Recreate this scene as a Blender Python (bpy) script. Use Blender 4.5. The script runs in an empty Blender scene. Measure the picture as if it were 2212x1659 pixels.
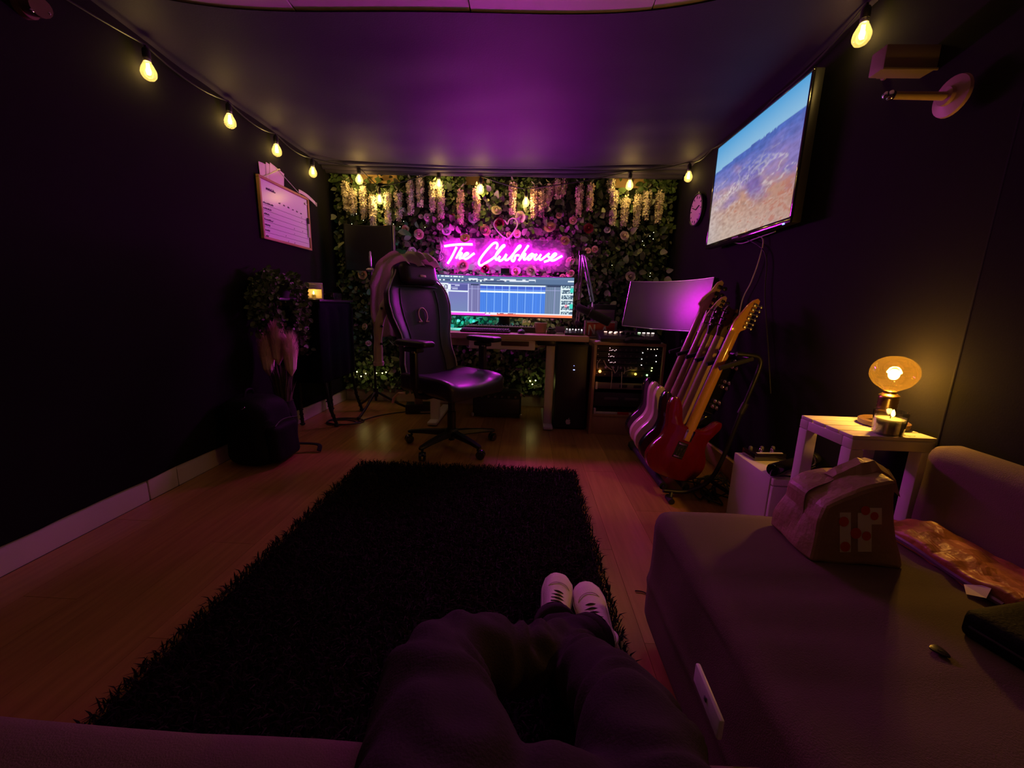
import bpy, bmesh, math, random
import numpy as np
from mathutils import Vector, Matrix, Euler, noise
from mathutils.bvhtree import BVHTree
random.seed(7); rng = np.random.default_rng(7)
S = bpy.context.scene
COL = S.collection
PI = math.pi
R = math.radians
# ------------------------------------------------------------------ camera, world, exposure
FPX = 850.0
def _cam():
    r = R(2.0)
    dv = Vector(((1140-1106)/FPX, (661-829.5)/FPX, 1)).normalized()
    u = Vector((math.sin(r), -math.cos(r), 0)); u = (u - u.dot(dv)*dv).normalized()
    X = dv.cross(u)
    return Matrix((X, dv, u))            # world = M @ cam (x right, y down, z forward)
CM = _cam(); CP = Vector((0, 0, 1.0))
cd = bpy.data.cameras.new('camera'); cam = bpy.data.objects.new('camera', cd); COL.objects.link(cam)
cd.sensor_fit = 'HORIZONTAL'; cd.sensor_width = 36; cd.lens = FPX/2212*36; cd.clip_start = 0.02; cd.clip_end = 50
rx, ry, rz = (CM @ Vector((1, 0, 0))), (CM @ Vector((0, -1, 0))), (CM @ Vector((0, 0, -1)))
cam.matrix_world = Matrix(((rx.x, ry.x, rz.x, 0), (rx.y, ry.y, rz.y, 0), (rx.z, ry.z, rz.z, 1.0), (0, 0, 0, 1)))
S.camera = cam
w = bpy.data.worlds.new('world'); S.world = w; w.use_nodes = True
w.node_tree.nodes['Background'].inputs[0].default_value = (0.02, 0.015, 0.03, 1)
w.node_tree.nodes['Background'].inputs[1].default_value = 0.02
S.view_settings.view_transform = 'Standard'; S.view_settings.look = 'None'
S.view_settings.exposure = 0.45; S.view_settings.gamma = 1.0; S.view_settings.use_curve_mapping = False
S.cycles.use_denoising = True
S.cycles.sample_clamp_indirect = 4.0
S.cycles.max_bounces = 8
S.cycles.transparent_max_bounces = 12
# lamp strengths of the room (their builders read these)
NEON = 70.0; BULB_W = 0.95; LAMP_W = 13.0; FAIRY = 14.0

def at(px, py, axis, val):
    """point on the plane axis=val seen at a pixel of the 2212x1659 photograph"""
    d = CM @ Vector(((px-1106)/FPX, (py-829.5)/FPX, 1))
    return CP + d*((val - CP[axis])/d[axis])

# ------------------------------------------------------------------ materials
def mat(name, col, rough=0.6, metal=0.0, bump=0.0, bscale=40.0, var=0.0, vscale=8.0, emit=None, estr=0.0,
        coat=0.0, stretch=None, rand=0.0, sheen=0.0, spec=0.5, island=0.0):
    m = bpy.data.materials.new(name); m.use_nodes = True
    nt = m.node_tree; N = nt.nodes; L = nt.links
    b = N['Principled BSDF']
    b.inputs['Roughness'].default_value = rough; b.inputs['Metallic'].default_value = metal
    b.inputs['Base Color'].default_value = (*col, 1); b.inputs['Specular IOR Level'].default_value = spec
    if coat: b.inputs['Coat Weight'].default_value = coat; b.inputs['Coat Roughness'].default_value = 0.08
    if sheen: b.inputs['Sheen Weight'].default_value = sheen; b.inputs['Sheen Roughness'].default_value = 0.5
    if emit: b.inputs['Emission Color'].default_value = (*emit, 1); b.inputs['Emission Strength'].default_value = estr
    src = None
    tc = N.new('ShaderNodeNewGeometry')
    vec = tc.outputs['Position']
    if stretch:
        mp = N.new('ShaderNodeMapping'); mp.inputs['Scale'].default_value = stretch
        L.new(vec, mp.inputs['Vector']); vec = mp.outputs['Vector']
    fac = None
    if var or rand or island:
        hsv = N.new('ShaderNodeHueSaturation'); hsv.inputs['Color'].default_value = (*col, 1)
        acc = None
        def add(sock, amt):
            nonlocal acc
            mr = N.new('ShaderNodeMapRange'); mr.inputs['To Min'].default_value = 1-amt; mr.inputs['To Max'].default_value = 1+amt
            L.new(sock, mr.inputs['Value'])
            if acc is None: acc = mr.outputs['Result']
            else:
                mu = N.new('ShaderNodeMath'); mu.operation = 'MULTIPLY'
                L.new(acc, mu.inputs[0]); L.new(mr.outputs['Result'], mu.inputs[1]); acc = mu.outputs[0]
        if var:
            n = N.new('ShaderNodeTexNoise'); n.inputs['Scale'].default_value = vscale; n.inputs['Detail'].default_value = 4
            L.new(vec, n.inputs['Vector']); add(n.outputs['Fac'], var)
        if rand:
            oi = N.new('ShaderNodeObjectInfo'); add(oi.outputs['Random'], rand)
        if island: add(tc.outputs['Random Per Island'], island)
        L.new(acc, hsv.inputs['Value']); L.new(hsv.outputs['Color'], b.inputs['Base Color'])
    if bump:
        n2 = N.new('ShaderNodeTexNoise'); n2.inputs['Scale'].default_value = bscale; n2.inputs['Detail'].default_value = 3
        L.new(vec, n2.inputs['Vector'])
        bp = N.new('ShaderNodeBump'); bp.inputs['Strength'].default_value = bump; bp.inputs['Distance'].default_value = 0.01
        L.new(n2.outputs['Fac'], bp.inputs['Height']); L.new(bp.outputs['Normal'], b.inputs['Normal'])
    return m
def glow(name, col, st):
    m = bpy.data.materials.new(name); m.use_nodes = True
    nt = m.node_tree; nt.nodes.clear()
    e = nt.nodes.new('ShaderNodeEmission'); o = nt.nodes.new('ShaderNodeOutputMaterial')
    e.inputs[0].default_value = (*col, 1); e.inputs[1].default_value = st
    nt.links.new(e.outputs[0], o.inputs[0]); return m
def clear(name, tint=(1, 1, 1), gloss=0.12, rough=0.03, edge=.55, power=4.0, body=0.0, bodycol=(1, 1, 1), flat=False):
    """thin glass: tinted see-through sheet with a little gloss (and an optional milky share)"""
    m = bpy.data.materials.new(name); m.use_nodes = True
    nt = m.node_tree; N = nt.nodes; L = nt.links; N.clear()
    t = N.new('ShaderNodeBsdfTransparent'); t.inputs[0].default_value = (*tint, 1)
    g = N.new('ShaderNodeBsdfGlossy'); g.inputs['Roughness'].default_value = rough
    mx = N.new('ShaderNodeMixShader'); fr = N.new('ShaderNodeLayerWeight'); fr.inputs[0].default_value = .5; pw = N.new('ShaderNodeMath'); pw.operation = 'POWER'; pw.inputs[1].default_value = power; L.new(fr.outputs['Facing'], pw.inputs[0])
    mu = N.new('ShaderNodeMath'); mu.operation = 'MULTIPLY_ADD'; mu.inputs[1].default_value = edge; mu.inputs[2].default_value = gloss*0.2
    L.new(pw.outputs[0], mu.inputs[0]); L.new(mu.outputs[0], mx.inputs[0]); L.new(t.outputs[0], mx.inputs[1]); L.new(g.outputs[0], mx.inputs[2])
    out = mx.outputs[0]
    if body:
        d = N.new('ShaderNodeBsdfDiffuse' if flat else 'ShaderNodeBsdfTranslucent'); d.inputs[0].default_value = (*bodycol, 1)
        m2 = N.new('ShaderNodeMixShader'); m2.inputs[0].default_value = body
        L.new(out, m2.inputs[1]); L.new(d.outputs[0], m2.inputs[2]); out = m2.outputs[0]
    o = N.new('ShaderNodeOutputMaterial'); L.new(out, o.inputs[0]); return m
def vcol_emit(name, st):
    m = bpy.data.materials.new(name); m.use_nodes = True
    nt = m.node_tree; nt.nodes.clear()
    a = nt.nodes.new('ShaderNodeAttribute'); a.attribute_name = 'Col'
    e = nt.nodes.new('ShaderNodeEmission'); e.inputs[1].default_value = st
    g = nt.nodes.new('ShaderNodeBsdfGlossy'); g.inputs['Roughness'].default_value = 0.3; g.inputs[0].default_value = (.03, .03, .03, 1)
    ad = nt.nodes.new('ShaderNodeAddShader'); o = nt.nodes.new('ShaderNodeOutputMaterial')
    nt.links.new(a.outputs['Color'], e.inputs[0]); nt.links.new(e.outputs[0], ad.inputs[0]); nt.links.new(g.outputs[0], ad.inputs[1])
    nt.links.new(ad.outputs[0], o.inputs[0]); return m

M = dict(
  black_paint=mat('black wall cloth', (.0115, .011, .0112), .88, spec=.07, bump=.04, bscale=220, var=.15, vscale=3),
  ceil_cloth=mat('black ceiling cloth', (.034, .027, .054), .65, spec=.2, bump=.08, bscale=160, var=.12, vscale=2.5),
  white_board=mat('white ceiling board', (.55, .48, .42), .6, var=.05),
  skirting=mat('white gloss skirting', (.70, .63, .55), .4, var=.08),
  oak=mat('oak laminate', (.38, .205, .060), .27, var=.32, vscale=5, stretch=(9, .7, 9), rand=.16, bump=.04, bscale=60),
  pile=mat('dark shag', (.016, .010, .010), .95, island=.45, spec=.1),
  rugbase=mat('rug backing', (.012, .008, .008), .95),
  leafmat=mat('leaf green', (.085, .14, .052), .5, island=.5, spec=.35),
  leafgrey=mat('leaf grey green', (.21, .235, .17), .55, island=.5, spec=.35),
  leafback=mat('leaf wall backing', (.012, .020, .010), .9, var=.3, vscale=20),
  batten=mat('raw pine batten', (.55, .36, .16), .6, var=.15, stretch=(1, 8, 30)),
  blk_plastic=mat('black plastic', (.018, .017, .019), .42, bump=.03, bscale=200),
  blk_matte=mat('black matte', (.012, .012, .013), .8),
  blk_gloss=mat('black gloss lacquer', (.010, .009, .010), .12, coat=.8),
  blk_metal=mat('black metal', (.03, .03, .032), .38, metal=.6),
  chrome=mat('chrome', (.75, .75, .75), .14, metal=1.0),
  steel=mat('brushed steel', (.5, .5, .5), .35, metal=1.0),
  white_lac=mat('white lacquer', (.66, .62, .58), .4, var=.04),
  cream_top=mat('pale oak desktop', (.56, .40, .24), .45, var=.12, vscale=6, stretch=(1, 10, 10)),
  white_metal=mat('white powder coat', (.62, .58, .54), .45),
  birch=mat('birch ply', (.40, .255, .13), .5, var=.15, vscale=7, stretch=(10, 10, 1)),
  paper=mat('white paper', (.75, .72, .70), .7),
  pinkpaper=mat('pale card', (.72, .60, .62), .7),
  board_white=mat('whiteboard', (.78, .76, .80), .25, spec=.5),
  ink=mat('marker ink', (.03, .02, .05), .6),
  frame_wood=mat('pine frame', (.42, .22, .10), .55, var=.15),
  leather=mat('black leatherette', (.026, .023, .034), .36, bump=.10, bscale=300, coat=.1),
  leather2=mat('black leatherette trim', (.016, .014, .017), .45, bump=.08, bscale=300),
  piping=mat('grey piping', (.5, .46, .5), .5),
  gold=mat('pale gold stitching', (.62, .50, .32), .5),
  jacket=mat('khaki cloth', (.54, .48, .38), .85, bump=.25, bscale=90, var=.12, sheen=.2),
  sofa=mat('grey sofa cloth', (.165, .128, .085), .9, bump=.22, bscale=420, var=.08, vscale=5, spec=.1),
  trouser=mat('dark trousers', (.042, .032, .032), .9, bump=.2, bscale=260, var=.15, spec=.1),
  sweater=mat('dark sweatshirt', (.03, .03, .035), .9, bump=.3, bscale=200),
  skin=mat('skin', (.50, .28, .20), .5),
  hair=mat('brown hair', (.05, .03, .02), .6),
  shoe=mat('cream canvas', (.74, .66, .58), .7, bump=.15, bscale=300, var=.05),
  sole=mat('off white rubber', (.66, .60, .54), .55),
  lace=mat('dark lace', (.05, .04, .04), .8),
  kraft=mat('kraft paper', (.34, .215, .105), .5, bump=.35, bscale=35, var=.12, spec=.4),
  tomato=mat('tomato red print', (.62, .06, .012), .55),
  cream_print=mat('cream print', (.82, .74, .58), .55),
  orange_foil=mat('orange crinkled paper', (.46, .18, .05), .45, bump=.5, bscale=40, var=.35, vscale=22),
  wax=mat('cream wax', (.44, .42, .28), .5),
  brass=mat('brass', (.45, .30, .12), .3, metal=1.0),
  darkwood=mat('dark wood dish', (.20, .12, .07), .4, var=.2, vscale=12),
  mint=mat('green leaf', (.12, .20, .05), .5),
  pampas=mat('pampas plume', (.86, .62, .56), .9, island=.2),
  stem=mat('dry green stems', (.085, .085, .040), .8, island=.4),
  bagcloth=mat('black nylon', (.007, .0065, .008), .7, spec=.15, bump=.2, bscale=200),
  cloth_dark=mat('dark drape', (.0045, .004, .008), .9, spec=.06, bump=.1, bscale=60),
  maple=mat('amber maple', (.55, .27, .055), .18, coat=.6, var=.10, stretch=(12, 12, 1)),
  maple2=mat('pale maple neck', (.62, .42, .25), .25, coat=.4, var=.10, stretch=(12, 12, 1)),
  rosewood=mat('rosewood', (.07, .035, .02), .4, var=.2, stretch=(10, 10, 1)),
  brownneck=mat('mahogany neck', (.44, .25, .17), .25, coat=.4, var=.1, stretch=(10, 10, 1)),
  cream_body=mat('cream lacquer', (.76, .66, .48), .15, coat=.8),
  red_body=mat('cherry red lacquer', (.17, .006, .012), .12, coat=.9, var=.25, vscale=7, stretch=(6, 6, 1.5)),
  pick_black=mat('black celluloid', (.01, .01, .01), .3),
  cable_blk=mat('black cable', (.015, .015, .015), .5),
  cable_wht=mat('white cable', (.5, .47, .45), .5),
  red_card=mat('red card', (.40, .012, .016), .5),
  grey_card=mat('grey card', (.22, .16, .16), .6),
  purple_panel=mat('mauve panel', (.16, .09, .16), .5),
  terracotta=mat('tan mug', (.40, .22, .12), .5),
  rack_face=mat('rack face', (.022, .022, .026), .4, bump=.03, bscale=150),
  rack_grey=mat('grey rack shelf', (.20, .18, .15), .45),
  clock_face=mat('pale clock face', (.62, .42, .50), .4),
  peg_wood=mat('pale wooden peg', (.38, .27, .12), .5),
  peg_disc=mat('pinkish disc', (.34, .20, .18), .5),
  plate=mat('beige wall plate', (.23, .185, .105), .6),
  dead_screen=mat('switched off screen', (.012, .011, .014), .33, spec=1.0),
  key_white=mat('white key', (.6, .58, .55), .35),
  key_cap=mat('grey keycap', (.10, .09, .10), .5),
  petal_pink=mat('pink petals', (.88, .50, .52), .65, island=.25),
  petal_pale=mat('pale pink petals', (.90, .74, .73), .65, island=.2),
  petal_peach=mat('peach petals', (.90, .66, .48), .65, island=.2),
  petal_cream=mat('cream petals', (.90, .82, .66), .65, island=.2),
  petal_red=mat('burgundy petals', (.28, .012, .04), .6, island=.3),
  petal_lilac=mat('lilac white petals', (.86, .78, .90), .65, island=.2),
  wist_white=mat('cream blossom', (.76, .68, .56), .75, spec=.2, island=.32),
  wist_pink=mat('blush blossom', (.78, .56, .50), .75, spec=.2, island=.32),
  glass_bulb=clear('bulb glass', (1, .93, .70), .10, .05, body=.10, bodycol=(1, .9, .55)),
  glass_amber=clear('amber globe glass', (1, .80, .42), .30, .05, body=.014, bodycol=(1, .6, .15)),
  glass=clear('clear glass', (.93, .95, .92), .5, .06, .9, 1.6),
  acrylic=clear('clear acrylic', (.96, .94, .96), .25, .10, body=.14, bodycol=(.8, .7, .8), flat=True),
)
# ------------------------------------------------------------------ mesh helpers
def cr(pts, n=8, closed=False):
    """Catmull-Rom through points"""
    P = [Vector(p) for p in pts]; out = []
    m = len(P)
    rg = range(m) if closed else range(m-1)
    for i in rg:
        if closed: a, b, c, d = P[i-1], P[i], P[(i+1) % m], P[(i+2) % m]
        else: a, b, c, d = P[max(i-1, 0)], P[i], P[i+1], P[min(i+2, m-1)]
        for k in range(n):
            t = k/n
            out.append(0.5*((2*b)+(c-a)*t+(2*a-5*b+4*c-d)*t*t+(3*b-a-3*c+d)*t**3))
    if not closed: out.append(P[-1])
    return out
class B:
    def __init__(s): s.v = []; s.f = []; s.T = None
    def add(s, vs, fs):
        o = len(s.v)
        for v in vs:
            v = Vector(v); s.v.append(s.T @ v if s.T else v)
        s.f += [tuple(i+o for i in f) for f in fs]; return s
    def box(s, c, d, bev=0.0, rot=None, seg=2):
        bm = bmesh.new(); bmesh.ops.create_cube(bm, size=1)
        for v in bm.verts: v.co = Vector((v.co.x*d[0], v.co.y*d[1], v.co.z*d[2]))
        if bev: bmesh.ops.bevel(bm, geom=list(bm.edges), offset=min(bev, min(d)*.49), segments=seg, affect='EDGES', profile=.5)
        m = Matrix.Translation(Vector(c))
        if rot is not None: m = m @ (rot.to_4x4() if isinstance(rot, Matrix) else Euler(rot).to_matrix().to_4x4())
        bm.verts.index_update()
        s.add([m @ v.co for v in bm.verts], [[v.index for v in f.verts] for f in bm.faces]); bm.free(); return s
    def box2(s, a, b, bev=0.0, seg=2):
        return s.box([(a[i]+b[i])/2 for i in range(3)], [abs(b[i]-a[i]) for i in range(3)], bev, None, seg)
    def loft(s, rings, cap=True, closed=False):
        n = len(rings[0]); vs = [p for r in rings for p in r]; fs = []
        m = len(rings)
        for i in range(m if closed else m-1):
            a, b = i*n, ((i+1) % m)*n
            for k in range(n):
                k2 = (k+1) % n; fs.append((a+k, a+k2, b+k2, b+k))
        if cap and not closed:
            fs.append(tuple(range(n-1, -1, -1))); fs.append(tuple((m-1)*n+k for k in range(n)))
        return s.add(vs, fs)
    def tube(s, pts, r, n=8, cap=True, closed=False, flat=1.0, up=None):
        P = [Vector(p) for p in pts]; m = len(P)
        rr = r if hasattr(r, '__len__') else [r]*m
        rings = []; prev = None
        for i, p in enumerate(P):
            a = P[(i-1) % m] if (closed or i) else P[0]; b = P[(i+1) % m] if (closed or i < m-1) else P[-1]
            t = (b-a)
            t = t.normalized() if t.length > 1e-9 else Vector((0, 0, 1))
            if prev is None:
                u = Vector(up) if up else (Vector((0, 0, 1)) if abs(t.z) < .9 else Vector((1, 0, 0)))
            else: u = prev
            u = (u - u.dot(t)*t).normalized(); prev = u; w_ = t.cross(u)
            rings.append([p + (u*math.cos(2*PI*k/n)*flat + w_*math.sin(2*PI*k/n))*rr[i] for k in range(n)])
        return s.loft(rings, cap, closed)
    def cyl(s, a, b, r, r2=None, n=16): return s.tube([a, b], [r, r if r2 is None else r2], n)
    def lathe(s, prof, c=(0, 0, 0), n=24, ax=None):
        m = Matrix.Translation(Vector(c))
        if ax is not None: m = m @ Vector((0, 0, 1)).rotation_difference(Vector(ax)).to_matrix().to_4x4()
        rings = [[m @ Vector((r*math.cos(2*PI*k/n), r*math.sin(2*PI*k/n), z)) for k in range(n)] for r, z in prof]
        return s.loft(rings, True)
    def ball(s, c, r, n=12, m=8):
        r = r if hasattr(r, '__len__') else (r, r, r)
        rings = []
        for i in range(1, m):
            a = PI*i/m
            rings.append([Vector((c[0]+r[0]*math.sin(a)*math.cos(2*PI*k/n), c[1]+r[1]*math.sin(a)*math.sin(2*PI*k/n), c[2]-r[2]*math.cos(a))) for k in range(n)])
        return s.loft(rings, True)
    def prism(s, poly, t0, t1, mtx=None, bev=0.0):
        """polygon (x,z) extruded in y from t0 to t1, rim chamfered by bev"""
        P = [Vector((p[0], 0, p[1])) for p in poly]
        c = sum(P, Vector())/len(P); n = len(P)
        def ins(k):
            if not bev: return P
            out = []
            for i in range(n):
                e1 = (P[i]-P[i-1]).normalized(); e2 = (P[(i+1) % n]-P[i]).normalized()
                t = (e1+e2).normalized(); nr = Vector((-t.z, 0, t.x))
                out.append(P[i]+nr*k)
            return out
        area = sum(P[i].x*P[(i+1) % n].z-P[(i+1) % n].x*P[i].z for i in range(n))
        sg = 1 if area > 0 else -1
        lay = [(t0, bev), (t0+bev*.3, bev*.3), (t0+bev, 0), (t1-bev, 0), (t1-bev*.3, bev*.3), (t1, bev)] if bev else [(t0, 0), (t1, 0)]
        rings = []
        for y, k in lay:
            q = ins(k*sg) if k else P
            rings.append([(mtx @ Vector((p.x, y, p.z))) if mtx else Vector((p.x, y, p.z)) for p in q])
        return s.loft(rings, True)
    def pillow(s, a, b, r, n=14, fn=None):
        """rounded block on a grid, optionally displaced by fn(point)"""
        a = Vector(a); b = Vector(b); lo = a+Vector((r, r, r)); hi = b-Vector((r, r, r))
        bm = bmesh.new(); bmesh.ops.create_cube(bm, size=1)
        bmesh.ops.subdivide_edges(bm, edges=list(bm.edges), cuts=n, use_grid_fill=True)
        e = 0.5
        for v in bm.verts:
            p = Vector()
            for i in range(3):
                t = v.co[i]*2; t = math.copysign(abs(t)**.8, t)     # pull rows towards the edges
                p[i] = a[i]+(b[i]-a[i])*(t*.5+.5)
            q = Vector([min(max(p[i], lo[i]), hi[i]) for i in range(3)])
            d = p-q
            if d.length > 1e-9: p = q+d.normalized()*r
            v.co = p + fn(p) if fn else p
        bm.verts.index_update()
        s.add([v.co.copy() for v in bm.verts], [[v.index for v in f.verts] for f in bm.faces]); bm.free(); return s
    def mesh(s, name, smooth=True, ang=40):
        me = bpy.data.meshes.new(name); me.from_pydata([tuple(v) for v in s.v], [], s.f); me.update()
        bm = bmesh.new(); bm.from_mesh(me); bmesh.ops.recalc_face_normals(bm, faces=bm.faces); bm.to_mesh(me); bm.free()
        if smooth:
            me.shade_smooth(); me.set_sharp_from_angle(angle=R(ang))
        return me
def link(name, me, m, parent=None):
    o = bpy.data.objects.new(name, me); COL.objects.link(o)
    if m is not None:
        me.materials.clear(); me.materials.append(M[m] if isinstance(m, str) else m)
    if parent is not None: o.parent = parent
    return o
def root_of(o):
    while o.parent is not None: o = o.parent
    return o
def part(parent, name, b, m, smooth=True, ang=40, local=False, label=None):
    """a part built in world coordinates, re-expressed in its thing's frame"""
    if not local:
        r = root_of(parent)
        if r.type == 'EMPTY':
            inv = (Matrix.Translation(r.location) @ r.rotation_euler.to_matrix().to_4x4()).inverted()
            b.v = [inv @ v for v in b.v]
    o = link(name, b.mesh(name, smooth, ang), m, parent)
    if label: o['label'] = label
    return o
def tag(o, label, cat, group=None, kind=None):
    o['label'] = label; o['category'] = cat
    if group: o['group'] = group
    if kind: o['kind'] = kind
    return o
def thing(name, label, cat, loc=(0, 0, 0), rot=(0, 0, 0), group=None):
    o = bpy.data.objects.new(name, None); COL.objects.link(o); o.empty_display_size = .1
    o.location = loc; o.rotation_euler = rot
    return tag(o, label, cat, group)
def solo(name, b, m, label, cat, group=None, smooth=True, ang=40):
    return tag(link(name, b.mesh(name, smooth, ang), m), label, cat, group)
def struct(name, b, m, smooth=False, parent=None):
    o = link(name, b.mesh(name, smooth), m, parent); o['kind'] = 'structure'; return o
def nz(p, sc, seed=0.0): return noise.noise(Vector(p)*sc+Vector((seed, seed*1.7, -seed)))
def light(name, loc, power, col, rad=.02, parent=None):
    l = bpy.data.lights.new(name, 'POINT'); l.energy = power; l.color = col; l.shadow_soft_size = rad
    o = bpy.data.objects.new(name, l); COL.objects.link(o); o.location = loc
    if parent is not None: o.parent = parent
    return o
# ------------------------------------------------------------------ the room
XL, XR, YB, YF, ZC = -1.84, 1.30, 3.92, -1.0, 2.185
fl = struct('floor', B().box2((XL-.1, YF-.1, -.12), (XR+.1, YB+.1, -.012)), 'rugbase')
PW, PL = .186, 1.28
plank_full = None
nrow = int((XR-XL)/PW)+1
for i in range(nrow):
    y = YF - (i*0.47 % PL)
    x0 = XL+i*PW
    while y < YB:
        y0, y1 = max(y, YF), min(y+PL, YB); x1 = min(x0+PW, XR)
        if y1-y0 > .02 and x1-x0 > .02:
            full = abs(y1-y0-PL) < 1e-6 and abs(x1-x0-PW) < 1e-6
            if full and plank_full: me = plank_full
            else:
                me = B().box2((-(x1-x0)/2+.0006, -(y1-y0)/2+.0006, -.012), ((x1-x0)/2-.0006, (y1-y0)/2-.0006, 0)).mesh('plank', False)
                if full: plank_full = me
                me.materials.append(M['oak'])
            o = bpy.data.objects.new('plank', me); COL.objects.link(o); o.parent = fl
            o.location = ((x0+x1)/2, (y0+y1)/2, 0)
        y += PL
# walls: black cloth hung on boards; the cloth hem laps over the skirting in waves
def hemmed(axis_pos, y0, y1, sgn):
    b = B(); n = 90; ny = n
    zs = [None, .2, .6, 1.2, 1.8, 2.3]
    vs = []; fs = []
    for i in range(ny+1):
        y = y0+(y1-y0)*i/ny
        hem = .112+.012*nz((0, y*1.5, 0), 1.6, 3)+.004*nz((0, y*4, 0), 2, 5)
        for z in [hem]+zs[1:]:
            vs.append((axis_pos+sgn*(.006+.004*nz((y, z, 0), 1.5, 2)), y, z))
    k = len(zs)
    for i in range(ny):
        for j in range(k-1):
            fs.append((i*k+j, (i+1)*k+j, (i+1)*k+j+1, i*k+j+1))
    return b.add(vs, fs)
wl = struct('wall_left', B().box2((XL-.1, YF-.1, -.05), (XL-.025, YB+.1, 2.5)), 'black_paint')
o = link('wall_cloth', hemmed(XL, YF, YB, 1).mesh('wall_cloth'), 'black_paint', wl)
wr = struct('wall_right', B().box2((XR+.025, YF-.1, -.05), (XR+.1, YB+.1, 2.5)), 'black_paint')
link('wall_cloth', hemmed(XR, 1.19, YB, -1).mesh('wall_cloth'), 'black_paint', wr)
link('wall_cloth', hemmed(XR-.05, YF, 1.17, -1).mesh('wall_cloth'), 'black_paint', wr)
link('wall_edge', B().box2((XR-.058, 1.165, .1), (XR+.03, 1.18, 2.3), .006).mesh('wall_edge'), 'black_paint', wr)
wb = struct('wall_back', B().box2((XL-.1, YB, -.05), (XR+.1, YB+.1, 2.5)), 'black_paint')
struct('wall_front', B().box2((XL-.1, YF-.1, -.05), (XR+.1, YF, 2.5)), 'black_paint')
# skirting in lengths with a short joint piece
def skirt(y0, y1, x, sgn, name):
    prof = [(0, 0), (.018, 0), (.018, .085), (.014, .100), (.009, .108), (.006, .125), (0, .128)]
    b = B(); b.loft([[Vector((x+sgn*p[0], y, p[1])) for p in prof] for y in (y0, y1)])
    return b
bl = struct('baseboard_left', skirt(1.905, YB, XL-.022, 1, ''), 'skirting')
link('baseboard_length', skirt(YF, 1.735, XL-.022, 1, '').mesh('baseboard_length'), 'skirting', bl)
link('baseboard_joint', B().box2((XL-.022, 1.74, .0), (XL-.001, 1.90, .118), .004).mesh('baseboard_joint'), 'skirting', bl)
struct('baseboard_right', skirt(YF, YB, XR+.022, -1, ''), 'skirting')
bb = B(); prof = [(0, 0), (.018, 0), (.018, .085), (.009, .108), (0, .128)]
bb.loft([[Vector((x, YB-p[0], p[1])) for p in prof] for x in (XL, XR)])
struct('baseboard_back', bb, 'skirting')
# ceiling: black cloth stretched under white boards, its front edge scalloped
YE = 2.06
vs = []; fs = []; nx, ny = 60, 44
for i in range(nx+1):
    x = XL+(XR-XL)*i/nx; u = (x-XL)/(XR-XL)
    edge = 1.90+.012*math.sin(u*9+1)-.20*min(1, abs(x+.42)/1.35)**4
    for j in range(ny+1):
        t = j/ny; y = edge+(YB-edge)*t
        sag = .065*math.sin(PI*t**1.5)*(1-abs(2*u-1)**2.5)*(1+.2*nz((x, y, 0), 1.2, 9))
        lip = .012*math.exp(-((t*ny)/1.5)**2)
        z = ZC - sag + lip*0 - .03*max(0, (t-.93)/.07)**1.5 + .006*min(1, t*6)*nz((x*1.2, y*3, 0), 1.5, 4)
        z -= .03*abs(2*u-1)**10*min(1, t*4)
        vs.append((x, y, z))
for i in range(nx):
    for j in range(ny):
        a = i*(ny+1)+j; fs.append((a, a+1, a+ny+2, a+ny+1))
ce = struct('ceiling', B().box2((XL-.1, YF-.1, 2.26), (XR+.1, YB+.1, 2.34)), 'black_paint')
link('ceiling_cloth', B().add(vs, fs).mesh('ceiling_cloth'), 'ceil_cloth', ce)
xs = [XL, -1.02, -.28, .46, XR]
for i in range(4):
    link('ceiling_board', B().box2((xs[i]+.002, YF, 2.191+.002*(i % 2)), (xs[i+1]-.002, 2.10, 2.225), .002, 1).mesh('ceiling_board', False), 'white_board', ce)
# soft folds of cloth at the back edge of the ceiling
for k, (yy, zz, rr_) in enumerate(((3.60, 2.168, .026), (3.66, 2.152, .026), (3.72, 2.138, .028))):
    pts = [(-1.83+3.12*i/40, yy+.014*math.sin(i/40*5+k), zz+.007*nz((i*.08, k, 0), 2, 6)-.010*math.sin(PI*i/40)) for i in range(41)]
    struct('trim_%d' % (k+1), B().tube(pts, rr_, 10, flat=1.1), 'ceil_cloth', True)
# batten along the top of the back wall
struct('trim_4', B().box2((XL+.02, YB-.05, 2.065), (XR-.02, YB-.001, 2.15), .004), 'batten')
# ------------------------------------------------------------------ leaf wall
YW = 3.87      # face of the leaf wall backing
lw = thing('leaf_wall', 'artificial leaf wall covering the whole back wall from skirting to ceiling', 'plant wall', (-.28, YW, .13))
part(lw, 'backing', B().box2((XL+.02, YW, .13), (XR-.02, YB-.006, 2.07)), 'leafback', False)
def leaf_geo(L_, W_):
    st_ = [(.12, .30, .05), (.30, .48, .09), (.52, .49, .12), (.73, .36, .11), (.90, .16, .06)]
    v = [Vector((0, 0, 0)), Vector((0, -.02*L_, L_))]; f = []
    for t, w_, d_ in st_:
        for x in (-w_, 0, w_): v.append(Vector((x*W_, -(d_ if x else d_*.35)*L_, t*L_)))
    for i in range(4):
        a = 2+3*i; f += [(a, a+1, a+4, a+3), (a+1, a+2, a+5, a+4)]
    f += [(0, 3, 2), (0, 4, 3), (14, 15, 1), (15, 16, 1)]
    return v, f
lv, lf = leaf_geo(1, .62)
LV = np.array([tuple(v) for v in lv]); NLV = len(LV)
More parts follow.
